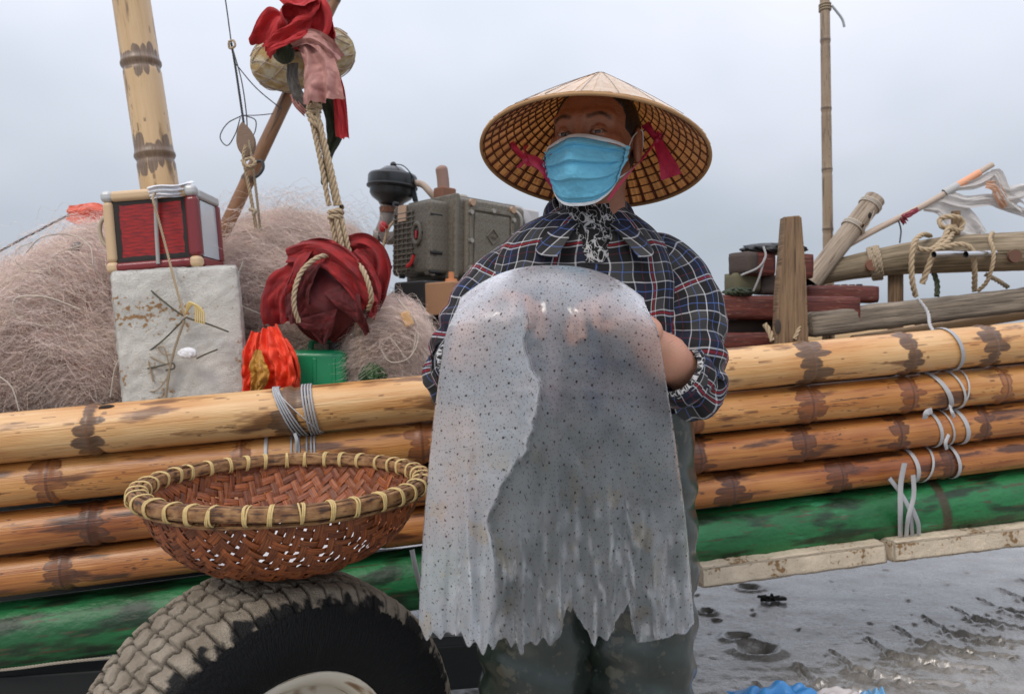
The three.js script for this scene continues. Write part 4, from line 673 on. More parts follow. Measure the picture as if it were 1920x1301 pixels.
  for (const [a, b] of [[[952, 262], [966, 278]], [[986, 272], [984, 286]], [[972, 310], [980, 306]]]) ribbon([kL, P(b[0], b[1], 1.415), P(a[0], a[1], 1.43)], 0.010, 0.014, V(0.5, 0.6, 0.3));
  part(hat, 'ribbon_knot', new THREE.SphereGeometry(0.007, 12, 8).translate(kR.x, kR.y, kR.z), pink); part(hat, 'ribbon_knot', new THREE.SphereGeometry(0.008, 12, 8).translate(kL.x, kL.y, kL.z), pink);
}

// ------------------------------------------------------------ the jellyfish held up in both hands
{
  const prof = [[-0.09, 535, 868, 1205, 1.215], [-0.04, 509, 862, 1208, 1.19], [0.0, 497, 862, 1208, 1.150], [0.018, 504, 861, 1209, 1.128], [0.045, 520, 858, 1212, 1.110], [0.09, 556, 850, 1220, 1.088], [0.14, 600, 840, 1231, 1.070], [0.28, 700, 824, 1247, 1.056], [0.42, 800, 811, 1263, 1.052], [0.56, 900, 801, 1277, 1.052], [0.70, 1000, 793, 1289, 1.052], [0.84, 1100, 787, 1297, 1.055], [1.0, 1215, 784, 1306, 1.06]];
  const sec = (v) => { let i = 0; while (i < prof.length - 2 && v > prof[i + 1][0]) i++; const a = prof[i], b = prof[i + 1], f = (v - a[0]) / (b[0] - a[0]), p = prof[Math.max(0, i - 1)], n = prof[Math.min(prof.length - 1, i + 2)], S = b[0] - a[0]; return [1, 2, 3, 4].map((c) => { const m0 = (b[c] - p[c]) / (b[0] - p[0] || 1) * S, m1 = (n[c] - a[c]) / (n[0] - a[0]) * S, f2 = f * f, f3 = f2 * f; return (2 * f3 - 3 * f2 + 1) * a[c] + (f3 - 2 * f2 + f) * m0 + (-2 * f3 + 3 * f2) * b[c] + (f3 - f2) * m1; }); };
  // ragged lower margin: [place across 0..1, row in the photograph]
  const hem = [[0, 1172], [0.03, 1202], [0.05, 1186], [0.08, 1199], [0.10, 1186], [0.135, 1192], [0.15, 1186], [0.18, 1214], [0.205, 1204], [0.235, 1229], [0.25, 1206], [0.27, 1218], [0.29, 1200], [0.315, 1196], [0.335, 1214], [0.35, 1203], [0.368, 1229], [0.385, 1207], [0.41, 1203], [0.425, 1211], [0.45, 1196], [0.475, 1211], [0.50, 1199], [0.515, 1190], [0.525, 1160], [0.54, 1140], [0.553, 1148], [0.562, 1138], [0.58, 1160], [0.605, 1180], [0.635, 1212], [0.65, 1192], [0.68, 1202], [0.70, 1186], [0.715, 1165], [0.74, 1150], [0.765, 1132], [0.775, 1162], [0.79, 1205], [0.82, 1204], [0.86, 1200], [0.90, 1196], [0.93, 1188], [0.96, 1190], [1, 1170]];
  const hemAt = (u) => { let i = 0; while (i < hem.length - 2 && u > hem[i + 1][0]) i++; const f = clamp((u - hem[i][0]) / (hem[i + 1][0] - hem[i][0])); return lerp(hem[i][1], hem[i + 1][1], f * f * (3 - 2 * f)); };
  // the long torn flap edge that runs down the middle: [row, column]
  const tear = [[560, 985], [600, 992], [650, 984], [690, 998], [730, 1015], [770, 1010], [800, 1000], [840, 990], [880, 962], [930, 935], [975, 915], [1010, 920], [1060, 930], [1120, 932], [1180, 925], [1230, 925]];
  const tearAt = (y) => { let i = 0; while (i < tear.length - 2 && y > tear[i + 1][0]) i++; return lerp(tear[i][1], tear[i + 1][1], smooth(0, 1, clamp((y - tear[i][0]) / (tear[i + 1][0] - tear[i][0])))) + 5 * noise(y * 0.05, 3) + 2.5 * noise(y * 0.21, 8); };
  const V0 = -0.09, surf = (u, t) => {
    const low = hemAt(u), endv = 0.84 + (low - 1100) / (1215 - 1100) * 0.16, v = V0 + (endv - V0) * t, [py, xl, xr, d0] = sec(v), px = lerp(xl, xr, u), s = 2 * u - 1;
    let d = d0 + 0.045 * Math.abs(s) ** 2.6 * smooth(0.10, 0.4, v) + 0.012 * Math.abs(s) ** 3;
    const hang = smooth(0.12, 0.9, v), arch = 62 * Math.abs(s) ** 2.4 * smooth(0.20, 0.0, v);
    // bulges over the hands and the folds that fall from them
    d -= 0.020 * Math.exp(-(((px - 935) / 75) ** 2) - (((py - 560) / 60) ** 2)) + 0.024 * Math.exp(-(((px - 1105) / 70) ** 2) - (((py - 575) / 62) ** 2)) - 0.014 * Math.exp(-(((px - 1010) / 34) ** 2) - (((py - 600) / 90) ** 2));
    d -= hang * 1.5 * (0.008 * Math.exp(-(((px - 1170 - (py - 700) * 0.14) / 26) ** 2)) * smooth(560, 700, py) + 0.011 * Math.exp(-(((px - 870 - (py - 800) * 0.02) / 16) ** 2)) * smooth(700, 880, py) + 0.010 * Math.exp(-(((px - 975) / 13) ** 2)) * smooth(900, 1020, py) + 0.006 * Math.exp(-(((px - 1050 - (py - 1000) * 0.03) / 12) ** 2)) * smooth(760, 900, py) * 1.0);
    d += hang * 0.024 * fbm(px * 0.013, py * 0.0022, 2, 3) + hang * smooth(850, 1200, py) * 0.030 * fbm(px * 0.026, py * 0.003, 6, 3);
    // flap: the left part lies over the right part along the torn edge
    const e = px - tearAt(py), k = smooth(555, 600, py) * (1 - 0.5 * smooth(1000, 1120, py)); d -= k * (0.006 * smooth(2.2, -1.2, e) * Math.exp(-Math.max(0, -e) / 120) + 0.0016 * Math.exp(-(((e + 4) / 5) ** 2)));
    d -= 0.003 * smooth(0.03, 0.0, Math.min(u, 1 - u)) ;
    return P(px, py + arch, d + 0.0016 * fbm(px * 0.06, py * 0.06, 5, 3));
  };
  const nu = 230, nv = 270, front = grid(nu, nv, surf), own = [], q0 = front.attributes.position, W1 = nu + 1, gap = (a, b) => Math.hypot(q0.getX(a) - q0.getX(b), q0.getY(a) - q0.getY(b), q0.getZ(a) - q0.getZ(b));
  for (let j = 0; j <= nv; j++) { let s = 0; const row = [0]; for (let i = 1; i <= nu; i++) row.push(s += gap(j * W1 + i, j * W1 + i - 1)); for (let i = 0; i <= nu; i++) own.push(row[i] - row[nu >> 1] + 0.21, j ? own[((j - 1) * W1 + i) * 2 + 1] - gap(j * W1 + i, (j - 1) * W1 + i) : 0); }
  const par = [...front.attributes.uv.array]; front.setAttribute('uv', new THREE.Float32BufferAttribute(own, 2));
  // close it: a second skin behind, and the margin between them
  const p = front.attributes.position, n = front.attributes.normal, c = p.count, pos = [...p.array], uvs = [...front.attributes.uv.array], idx = [...front.index.array], sgn = (() => { let z = 0; for (let i = 0; i < c; i++) z += n.getZ(i); return z > 0 ? 1 : -1; })();
  for (let i = 0; i < c; i++) { const j = Math.floor(i / (nu + 1)), k = i % (nu + 1), rim = Math.min(j, nv - j, k, nu - k), th = 0.0052 * (rim < 3 ? 0.55 + 0.15 * rim : 1) + 0.0012 * noise(p.getX(i) * 60, p.getY(i) * 30); pos.push(p.getX(i) - sgn * n.getX(i) * th, p.getY(i) - sgn * n.getY(i) * th, p.getZ(i) - sgn * n.getZ(i) * th); uvs.push(front.attributes.uv.getX(i), front.attributes.uv.getY(i)); }
  for (let i = 0, m = idx.length; i < m; i += 3) idx.push(idx[i] + c, idx[i + 2] + c, idx[i + 1] + c);
  const ring = []; for (let k = 0; k <= nu; k++) ring.push(k); for (let j = 1; j <= nv; j++) ring.push(j * (nu + 1) + nu); for (let k = nu - 1; k >= 0; k--) ring.push(nv * (nu + 1) + k); for (let j = nv - 1; j > 0; j--) ring.push(j * (nu + 1));
  ring.forEach((a, i) => { const b = ring[(i + 1) % ring.length]; idx.push(a, b + c, b, a, a + c, b + c); });
  const g = new THREE.BufferGeometry(); g.setAttribute('position', new THREE.Float32BufferAttribute(pos, 3)); g.setAttribute('uv', new THREE.Float32BufferAttribute(uvs, 2)); g.setAttribute('uv1', new THREE.Float32BufferAttribute([...par, ...par], 2)); g.setIndex(idx); g.computeVertexNormals();
  g.addGroup(0, front.index.count, 0); g.addGroup(front.index.count, idx.length - front.index.count, 1);
  // speckled skin: fine brown dots with a sparser set of larger ones, thinning out downwards
  const W = 1024, H = 1600, dots = new Float32Array(W * H), R = rng(91);
  const dot = (x, y, r, k) => { for (let j = Math.floor(y - r - 1); j <= y + r + 1; j++) for (let i = Math.floor(x - r - 1); i <= x + r + 1; i++) if (i >= 0 && j >= 0 && i < W && j < H) { const q = smooth(r + 0.8, r - 0.8, Math.hypot(i - x, j - y)) * k; if (q > dots[j * W + i]) dots[j * W + i] = q; } };
  const put = (cell, jit, r0, r1, k, keep) => { for (let j = 0; j < H / cell; j++) for (let i = 0; i < W / cell; i++) { const x = (i + 0.5 + (R() - 0.5) * jit + (j % 2) * 0.5) * cell, y = (j + 0.5 + (R() - 0.5) * jit) * cell; if (R() < keep(y / H)) dot(x, y, lerp(r0, r1, R()), k * (0.7 + 0.3 * R())); } };
  put(15, 0.8, 1.4, 2.0, 0.85, (t) => lerp(0.95, 0.45, smooth(0.35, 0.9, t))); put(48, 0.6, 3.4, 4.4, 1, () => 0.93);
  const map = tex(W, H, (u, v) => {
    const n = wrapN(u, v, 9, 14, 4, 3), m = wrapN(u, v, 60, 90, 3, 5), t = 1 - v; let c = mix3([0.90, 0.895, 0.905], [0.85, 0.885, 0.91], clamp(0.5 + n * 0.8 + 0.6 * m));
    c = mix3(c, [0.88, 0.79, 0.66], clamp((wrapN(u, v, 7, 11, 5, 9) - 0.18) * 3, 0, 0.4) * smooth(0.45, 0.75, t));
    return mix3(c, [0.09, 0.055, 0.04], dots[Math.floor(t * H) * W + Math.floor(u * W)] ?? 0);
  });
  // thicker and milkier where the torn flap doubles the skin; thin and clear elsewhere
  const milk = tex(256, 384, (u, v) => { const t = v, vv = V0 + (1.0 - V0) * t, [py, xl, xr] = sec(vv), e = lerp(xl, xr, u) - tearAt(py), n = wrapN(u, v, 5, 8, 4, 3), m = wrapN(u, v, 40, 14, 4, 6), flap = smooth(6, -6, e) * smooth(545, 600, py); return [clamp(0.945 - 0.19 * flap - 0.13 * smooth(700, 520, py) + 0.06 * n - 0.42 * Math.max(0, m - 0.06) * smooth(880, 1120, py), 0.4, 0.97)]; }, false);
  milk.channel = 1; const gel = { transmissionMap: milk, transmission: 1, thickness: 0.005, ior: 1.10, specularIntensity: 0.5, clearcoat: 0.55, clearcoatRoughness: 0.10 };
  const jm = mat([1, 1, 1], 0.5, { map: rep(map, 1 / 0.42, 1 / 0.66), ...gel }), jb = mat([0.94, 0.95, 0.96], 0.5, gel);
  const jelly = solo('jellyfish', g, [jm, jb], 'translucent speckled jellyfish draped over both hands, with ragged dripping lower edge', 'jellyfish');
}

// ------------------------------------------------------------ cargo on the left half of the deck
const ropeTan = mat([0.43, 0.33, 0.21], 0.85), ropeOld = mat([0.36, 0.29, 0.20], 0.9), cordDark = mat([0.10, 0.095, 0.065], 0.85), lineDark = mat([0.05, 0.055, 0.06], 0.6), linePale = mat([0.52, 0.46, 0.38], 0.6), lineNet = mat([0.42, 0.34, 0.28], 0.6);
const wire = (pts, r, n = 40, nr = 6) => tube(curve(pts), r, n, nr);
// a crumpled piece of cloth gathered at the top, folds running down from there
function bundle(C, rx, ry, rz, seed, o = {}) {
  const nf = o.folds ?? 7, amp = o.amp ?? 0.16, lean = o.lean ?? 0;
  return grid(o.nu ?? 150, o.nv ?? 90, (u, v) => {
    const a = u * 6.2832, ph = lerp(0.04, 3.0, v), st = Math.sin(ph), ct = Math.cos(ph), X0 = Math.sin(a), Z0 = Math.cos(a);
    const f = nf / 4.2, wx = 0.5 * noise(X0 * 1.3 + seed, v * 2, Z0 * 1.3), tw = (o.twist ?? 0.6) * v, x1 = X0 * Math.cos(tw) - Z0 * Math.sin(tw), z1 = X0 * Math.sin(tw) + Z0 * Math.cos(tw);
    const n1 = noise(x1 * f + seed + wx, v * (o.down ?? 1.1) + wx, z1 * f), n2 = noise(x1 * f * 2.1 + seed, v * 2.3 + 2 * wx, z1 * f * 2.1 + 7), n3 = noise(X0 * f * 3.5, v * 6 + seed, Z0 * f * 3.5);
    let k = 1 + amp * (2.6 * Math.min(0.42, Math.abs(n1)) - 0.5) * smooth(0, 0.3, v) + amp * 0.6 * (2.4 * Math.min(0.4, Math.abs(n2)) - 0.4) + amp * 0.22 * (Math.abs(n3) * 2 - 0.3) + 0.16 * fbm(X0 * 1.3 + seed, ct * 1.3, Z0 * 1.3, 2);
    if (o.pear) k *= 1 - o.pear * smooth(0.55, 0, v);
    const hem = o.hem ? o.hem * noise(X0 * 2.4, Z0 * 2.4, seed + 9) * smooth(0.6, 1, v) : 0;
    return V(C.x + X0 * st * rx * k + lean * (1 - v), C.y + ct * ry * (0.96 + 0.04 * k) + hem, C.z + Z0 * st * rz * k);
  }, (u, v) => [u * 3 * rx, v * 2 * ry], true);
}
// a hanging piece of cloth along a curve, corrugated across its width; two faces
function drapery(pts, w, seed, o = {}) {
  const c = curve(pts), nl = 60, nu = 50, fr = frames(c, nl), sd = o.side ?? V(1, 0, 0), f = (u, v, e) => { const k = fr[Math.round(v * nl)], d = sd.clone().addScaledVector(k.t, -sd.dot(k.t)).normalize(), n = d.clone().cross(k.t).normalize(), x = u - 0.5, ww = typeof w === 'function' ? w(v) : w, cr = fbm(u * 3 + seed * 1.7, v * 3.4, 6, 2), q = (o.amp ?? 0.018) * ((o.crease ?? 1.2) * (0.5 - 2.2 * Math.abs(cr)) - 0.7 * Math.abs(fbm(u * 8 + seed, v * 9, 4, 2)) + Math.sin(x * (o.folds ?? 3) * 6.2832 + seed + 2 * noise(u * 2, v * 2, seed)) + 0.8 * fbm(u * 3 + seed, v * 4, 2, 3)), hem = v > 0.9 ? (o.hem ?? 0.01) * noise(u * 6, seed, 3) * (v - 0.9) * 10 : 0; return k.p.clone().addScaledVector(d, x * ww).addScaledVector(n, q * (0.35 + 0.65 * v) + e).addScaledVector(k.t, hem); };
  const a = grid(nu, nl, (u, v) => f(u, v, 0), (u, v) => [u * 0.3, v * 0.4]), b = grid(nu, nl, (u, v) => f(u, v, 0.0012), (u, v) => [u * 0.3, v * 0.4]);
  return merge([a, b]);
}
const clothBump = bumpTex(14, 90, 90, 3);
const clothMat = (c, d, s, o = {}) => mat([1, 1, 1], 0.72, { map: rep(tex(256, 256, (u, v) => { const n = wrapN(u, v, 4, 4, 5, s), m = wrapN(u, v, 60, 60, 2, s + 4); return mix3(c, d, clamp(0.5 + 1.3 * n + 0.4 * m)); }), 4, 4), bumpMap: rep(clothBump, 8, 8), bumpScale: 0.0005, sheen: 0.3, sheenColor: new THREE.Color(0.6, 0.6, 0.6), ...o });
const redM = clothMat([0.62, 0.07, 0.075], [0.47, 0.045, 0.06], 1), maroonM = clothMat([0.40, 0.06, 0.075], [0.30, 0.045, 0.06], 2), brightRedM = clothMat([0.76, 0.13, 0.14], [0.64, 0.08, 0.10], 3), pinkM = clothMat([0.76, 0.56, 0.52], [0.67, 0.47, 0.44], 4), oliveM = clothMat([0.20, 0.24, 0.14], [0.13, 0.17, 0.09], 5), orangeM = clothMat([0.98, 0.29, 0.09], [0.88, 0.20, 0.06], 6, { roughness: 0.4 }), yellowM = clothMat([0.82, 0.62, 0.24], [0.70, 0.48, 0.17], 7, { roughness: 0.4 }), greyCloth = clothMat([0.48, 0.43, 0.36], [0.36, 0.32, 0.26], 8);

// thick bamboo mast
{
  const A = P(206, -260, 2.46), B = P(352, 705, 2.46), L = A.distanceTo(B), at = (py) => (py + 260) / 965 * L, nodes = [-60, 120, 292, 460].map((y, i) => ({ s: at(y), w: [0.05, 0.05, 0.07, 0.05][i], k: 0.9 }));
  poleTones.mast = { a: [0.82, 0.70, 0.53], b: [0.76, 0.63, 0.45], c: [0.60, 0.47, 0.32], dirt: 0.2, patch: [[0.40, 0.33, 0.27], [0.50, 0.42, 0.35]] };
  solo('bamboo_mast', culm(A, B, 0.058, 0.061, nodes, 12, 260, 36), poleMaterial('mast', 12, L, nodes, 1024, 256), 'thick pale bamboo mast with dark rings, behind the red box', 'mast');
}
// white foam block tied with cords
{
  const M = new THREE.Matrix4().compose(P(347, 628, 2.24), new THREE.Quaternion().setFromEuler(new THREE.Euler(0, 0.34, 0.085)), V(1, 1, 1));
  const t = thing('foam_block', 'tall white foam block crossed with dark cords, under the red box', 'foam block');
  const g = block(0.335, 0.385, 0.30, 0.0075, 0.014, 0.006, 9, 9).applyMatrix4(M);
  part(t, 'block', g, foamMaterial(7, [0.96, 0.95, 0.91], [0.62, 0.44, 0.25], 0.58));
  const d = 2.072, c = (pts, r, m = cordDark) => part(t, 'cord', rope(pts.map(([x, y, q]) => P(x, y, d + (q ?? 0))), r), m);
  c([[263, 526, 0.004], [300, 560], [347, 594], [385, 606], [428, 622, 0.006]], 0.0026); c([[347, 596], [300, 642], [243, 682, 0.006]], 0.0024); c([[261, 590], [272, 650], [287, 716]], 0.0026, ropeOld);
  c([[253, 696, 0.004], [290, 688], [325, 682], [326, 690], [310, 694]], 0.0026); c([[238, 650, 0.008], [280, 668], [318, 686]], 0.0022, ropeOld); c([[345, 600], [328, 650], [318, 690], [308, 760]], 0.0036, ropeOld);
  c([[318, 690], [305, 650], [296, 652], [308, 664], [322, 664]], 0.0022, ropeOld); c([[368, 672], [385, 664], [407, 655, 0.004]], 0.0024); c([[255, 728, 0.004], [290, 733], [310, 712], [318, 692]], 0.0018, ropeOld);
  part(t, 'plastic_scrap', bundle(P(352, 662, 2.066), 0.022, 0.016, 0.010, 4, { amp: 0.4, folds: 9, nu: 60, nv: 30 }), mat([0.75, 0.75, 0.76], 0.4));
  part(t, 'cord_tuft', merge([0, 1, 2, 3, 4].map((i) => wire([P(347, 588, d - 0.004), P(354 + i * 2, 566 + i, d - 0.016), P(364 + i * 4, 572 + 3 * i, d - 0.014), P(366 + i * 4, 604 + i, d - 0.012)], 0.0022, 16, 5))), mat([0.72, 0.55, 0.22], 0.8), 'yellow frayed cord end');
}
// red lacquered box with pale edging and a glazed side
{
  const M = new THREE.Matrix4().compose(P(312, 438, 2.24), new THREE.Quaternion().setFromEuler(new THREE.Euler(0, 0.03, 0.085)), V(1, 1, 1)), w = 0.262, h = 0.228, dp = 0.21, z = dp / 2;
  const t = thing('wooden_box', 'red painted wooden box with cream edging and metal corners, on the foam block', 'box');
  const B = (n, a, b, c, x, y, q, m, r = 0.006) => part(t, n, X(rbox(a, b, c, Math.min(r, a / 2.1, b / 2.1, c / 2.1), 2), [x, y, q]).applyMatrix4(M), m);
  const redW = mat([1, 1, 1], 0.42, { map: rep(tex(256, 256, (u, v) => { const n = wrapN(u + 0.08 * wrapN(u, v, 3, 3, 3, 4), v + 0.05 * wrapN(u, v, 2, 4, 3, 6), 2, 9, 5, 2); return mix3([0.66, 0.09, 0.075], [0.44, 0.04, 0.045], clamp(0.45 + 1.4 * n)); }), 4, 4), clearcoat: 0.2, clearcoatRoughness: 0.3 });
  const dark = mat([0.018, 0.014, 0.012], 0.7), cream = mat([0.60, 0.43, 0.25], 0.5), wine = mat([0.20, 0.018, 0.022], 0.35, { clearcoat: 0.3 }), tin = mat([0.52, 0.53, 0.52], 0.45, { metalness: 0.3 });
  B('panel', w - 0.03, h - 0.03, 0.012, 0, 0, z - 0.012, redW); 
  { const R = rng(4), bar = (x0, y0, x1, y1, s) => { const n = 18, L = Math.hypot(x1 - x0, y1 - y0), gx = []; return part(t, 'black_edging', grid(n, 2, (u, v) => { const e = (v - 0.5) * (0.018 + 0.007 * noise(u * 9, s)) + 0.002 * noise(u * 14, s + v), x = lerp(x0, x1, u), y = lerp(y0, y1, u), nx = -(y1 - y0) / L, ny = (x1 - x0) / L; return V(x + nx * e, y + ny * e, z - 0.0055 + (v === 0.5 ? 0.001 : 0)).applyMatrix4(M); }), dark); }; const a = w / 2 - 0.033, b = h / 2 - 0.03; bar(-a, b, a, b, 1); bar(-a, -b, a, -b, 2); bar(-a, -b - 0.008, -a, b + 0.008, 3); bar(a, -b - 0.008, a, b + 0.008, 4); }
  B('edge_rail', w - 0.04, 0.032, 0.03, 0, h / 2 - 0.012, z - 0.010, cream, 0.013); B('edge_rail', 0.030, h - 0.05, 0.03, -w / 2 + 0.012, 0, z - 0.010, cream, 0.013);
  B('edge_rail', 0.038, h - 0.05, 0.034, w / 2 - 0.012, 0, z - 0.012, wine, 0.014, 'dark red'); B('edge_rail', w - 0.04, 0.026, 0.03, 0, -h / 2 + 0.011, z - 0.010, wine, 0.011);
  for (const [x, y] of [[-1, 1], [1, 1], [-1, -1], [1, -1]]) B('corner_cap', 0.036, 0.034, 0.036, x * (w / 2 - 0.012), y * (h / 2 - 0.011), z - 0.010, y > 0 ? tin : cream, 0.014);
  B('top_panel', w - 0.02, 0.014, dp - 0.03, 0, h / 2 - 0.012, -0.015, cream); B('bottom_panel', w - 0.02, 0.014, dp - 0.03, 0, -h / 2 + 0.012, -0.015, wine); B('back_panel', w - 0.03, h - 0.03, 0.012, 0, 0, -z + 0.014, redW); B('side_panel', 0.012, h - 0.03, dp - 0.04, -w / 2 + 0.012, 0, -0.01, redW);
  for (const y of [1, -1]) B('side_rail', 0.024, 0.028, dp - 0.05, w / 2 - 0.012, y * (h / 2 - 0.013), -0.02, y > 0 ? tin : wine, 0.008); B('side_rail', 0.026, h - 0.05, 0.026, w / 2 - 0.012, 0, -z + 0.016, wine, 0.008);
  B('side_pane', 0.006, h - 0.06, dp - 0.08, w / 2 - 0.010, 0, -0.02, mat([0.55, 0.62, 0.66], 0.08, { clearcoat: 0.5 }), 0.001);
  const tb = (n, pts, r, m) => part(t, n, wire(pts.map(([x, y, q]) => V(x, y, q).applyMatrix4(M)), r, 40, 8), m);
  tb('strap', [[0.022, h / 2 + 0.004, z - 0.03], [0.020, h / 2 + 0.002, z + 0.006], [0.024, h / 2 - 0.03, z + 0.010], [0.018, 0, z + 0.006], [0.016, -h / 2 + 0.01, z + 0.009]], 0.0055, mat([0.36, 0.35, 0.33], 0.6));
  tb('handle', [[-w / 2 + 0.01, h / 2 - 0.05, z - 0.03], [-w / 2 - 0.025, h / 2 - 0.08, z - 0.03], [-w / 2 - 0.025, h / 2 - 0.13, z - 0.03], [-w / 2 + 0.008, h / 2 - 0.17, z - 0.03]], 0.006, mat([0.45, 0.38, 0.28], 0.8));
  part(t, 'plastic_scrap', drapery([P(278, 362, 2.12), P(300, 358, 2.10), P(330, 358, 2.12), P(362, 350, 2.18)], 0.035, 3, { side: V(0, 1, 0.4), amp: 0.006 }), mat([0.72, 0.73, 0.76], 0.4));
  solo('cord', rope([P(292, 360, 2.12), P(286, 372, 2.085), P(296, 410, 2.085), P(312, 470, 2.085), P(326, 525, 2.072), P(340, 575, 2.068), P(347, 596, 2.066)], 0.0036), ropeTan, 'tan cord tied over the red box down to the foam block', 'cord');
}
// ---- heaps of fine fishing net
const strandGeos = [0, 1, 2].map((k) => { const R = rng(70 + k), pts = []; for (let i = 0; i < 6; i++) pts.push(V((i - 2.5) * 0.022 + (R() - 0.5) * 0.016, (R() - 0.5) * 0.030 + (i % 5 ? 0.008 : -0.012), (R() - 0.5) * 0.034)); return tube(curve(pts), 0.00027, 16, 3, { open: true }); });
function netHeap(name, label, blobs, n, o = {}) {
  const t = thing(name, label, 'fishing net', 'heaps of fine fishing net on the deck');
  const e = blobs.map(([px, py, d, rx, ry, rz]) => ({ c: P(px, py, d), r: [rx / F * d, ry / F * d, rz] }));
  const f = (x, y, z) => { let d = 9; for (const b of e) d = smin(d, egg(x, y, z, b.c.x, b.c.y, b.c.z, ...b.r), 0.06); return d + 0.045 * fbm(x * 6, y * 6, z * 6 + (o.seed ?? 0), 4); };
  const bb = new THREE.Box3(); for (const b of e) bb.expandByPoint(b.c.clone().sub(V(...b.r))).expandByPoint(b.c.clone().add(V(...b.r))); bb.expandByScalar(0.08);
  const g = nets(f, bb.min.toArray(), bb.max.toArray(), 0.018), p = g.attributes.position, N = g.attributes.normal;
  part(t, 'net_mass', g, mat([1, 1, 1], 0.95, { map: rep(o.tex ?? netTex, 2.6, 2.6), bumpMap: rep(clothBump, 5, 5), bumpScale: 0.012 }));
  const R = rng(o.seed ?? 1), per = Math.ceil(n / 3), m4 = new THREE.Matrix4(), q = new THREE.Quaternion();
  strandGeos.forEach((sg, k) => {
    const im = new THREE.InstancedMesh(sg, o.strand ?? strandM, per); im.name = 'loose_strands'; im.userData = { kind: 'stuff' };
    for (let i = 0; i < per; i++) {
      const j = Math.floor(R() * p.count), nn = V(N.getX(j), N.getY(j), N.getZ(j)), pos = V(p.getX(j), p.getY(j), p.getZ(j)), lift = R() < 0.82 ? R() * 0.014 : R() * R() * (o.fuzz ?? 0.09);
      const tg = V(R() - 0.5, R() - 0.5 - 0.25, R() - 0.5).normalize(); tg.addScaledVector(nn, -tg.dot(nn) * (lift > 0.02 ? 0.4 : 0.9)).normalize(); const bt = nn.clone().cross(tg).normalize();
      m4.makeBasis(tg, nn, bt); q.setFromRotationMatrix(m4); const s = 0.7 + R() * 0.9;
      m4.compose(pos.addScaledVector(nn, lift).add(V((R() - 0.5) * 0.03, (R() - 0.5) * 0.03, (R() - 0.5) * 0.03)), q, V(s, s * (0.6 + R()), s)); im.setMatrixAt(i, m4);
      const c = 0.75 + R() * 0.6; im.setColorAt(i, new THREE.Color(c, c * (0.96 + 0.06 * R()), c * (0.92 + 0.1 * R())));
    }
    t.add(im);
  });
  return t;
}
const netTex = tex(512, 512, (u, v) => { const n = wrapN(u, v, 5, 5, 5, 2), m = Math.abs(wrapN(u, v, 50, 50, 3, 5)), l = Math.abs(wrapN(u, v, 34, 70, 3, 8)); let c = mix3([0.86, 0.74, 0.68], [0.64, 0.51, 0.46], clamp(0.5 + 1.6 * n)); return mix3(c, [0.75, 0.64, 0.58], smooth(0.07, 0, Math.min(m, l)) * 0.7); });
const strandM = mat([0.90, 0.79, 0.73], 0.6, { transmission: 0.35, roughness: 0.9 }), strandPaleM = mat([0.62, 0.55, 0.5], 0.6);
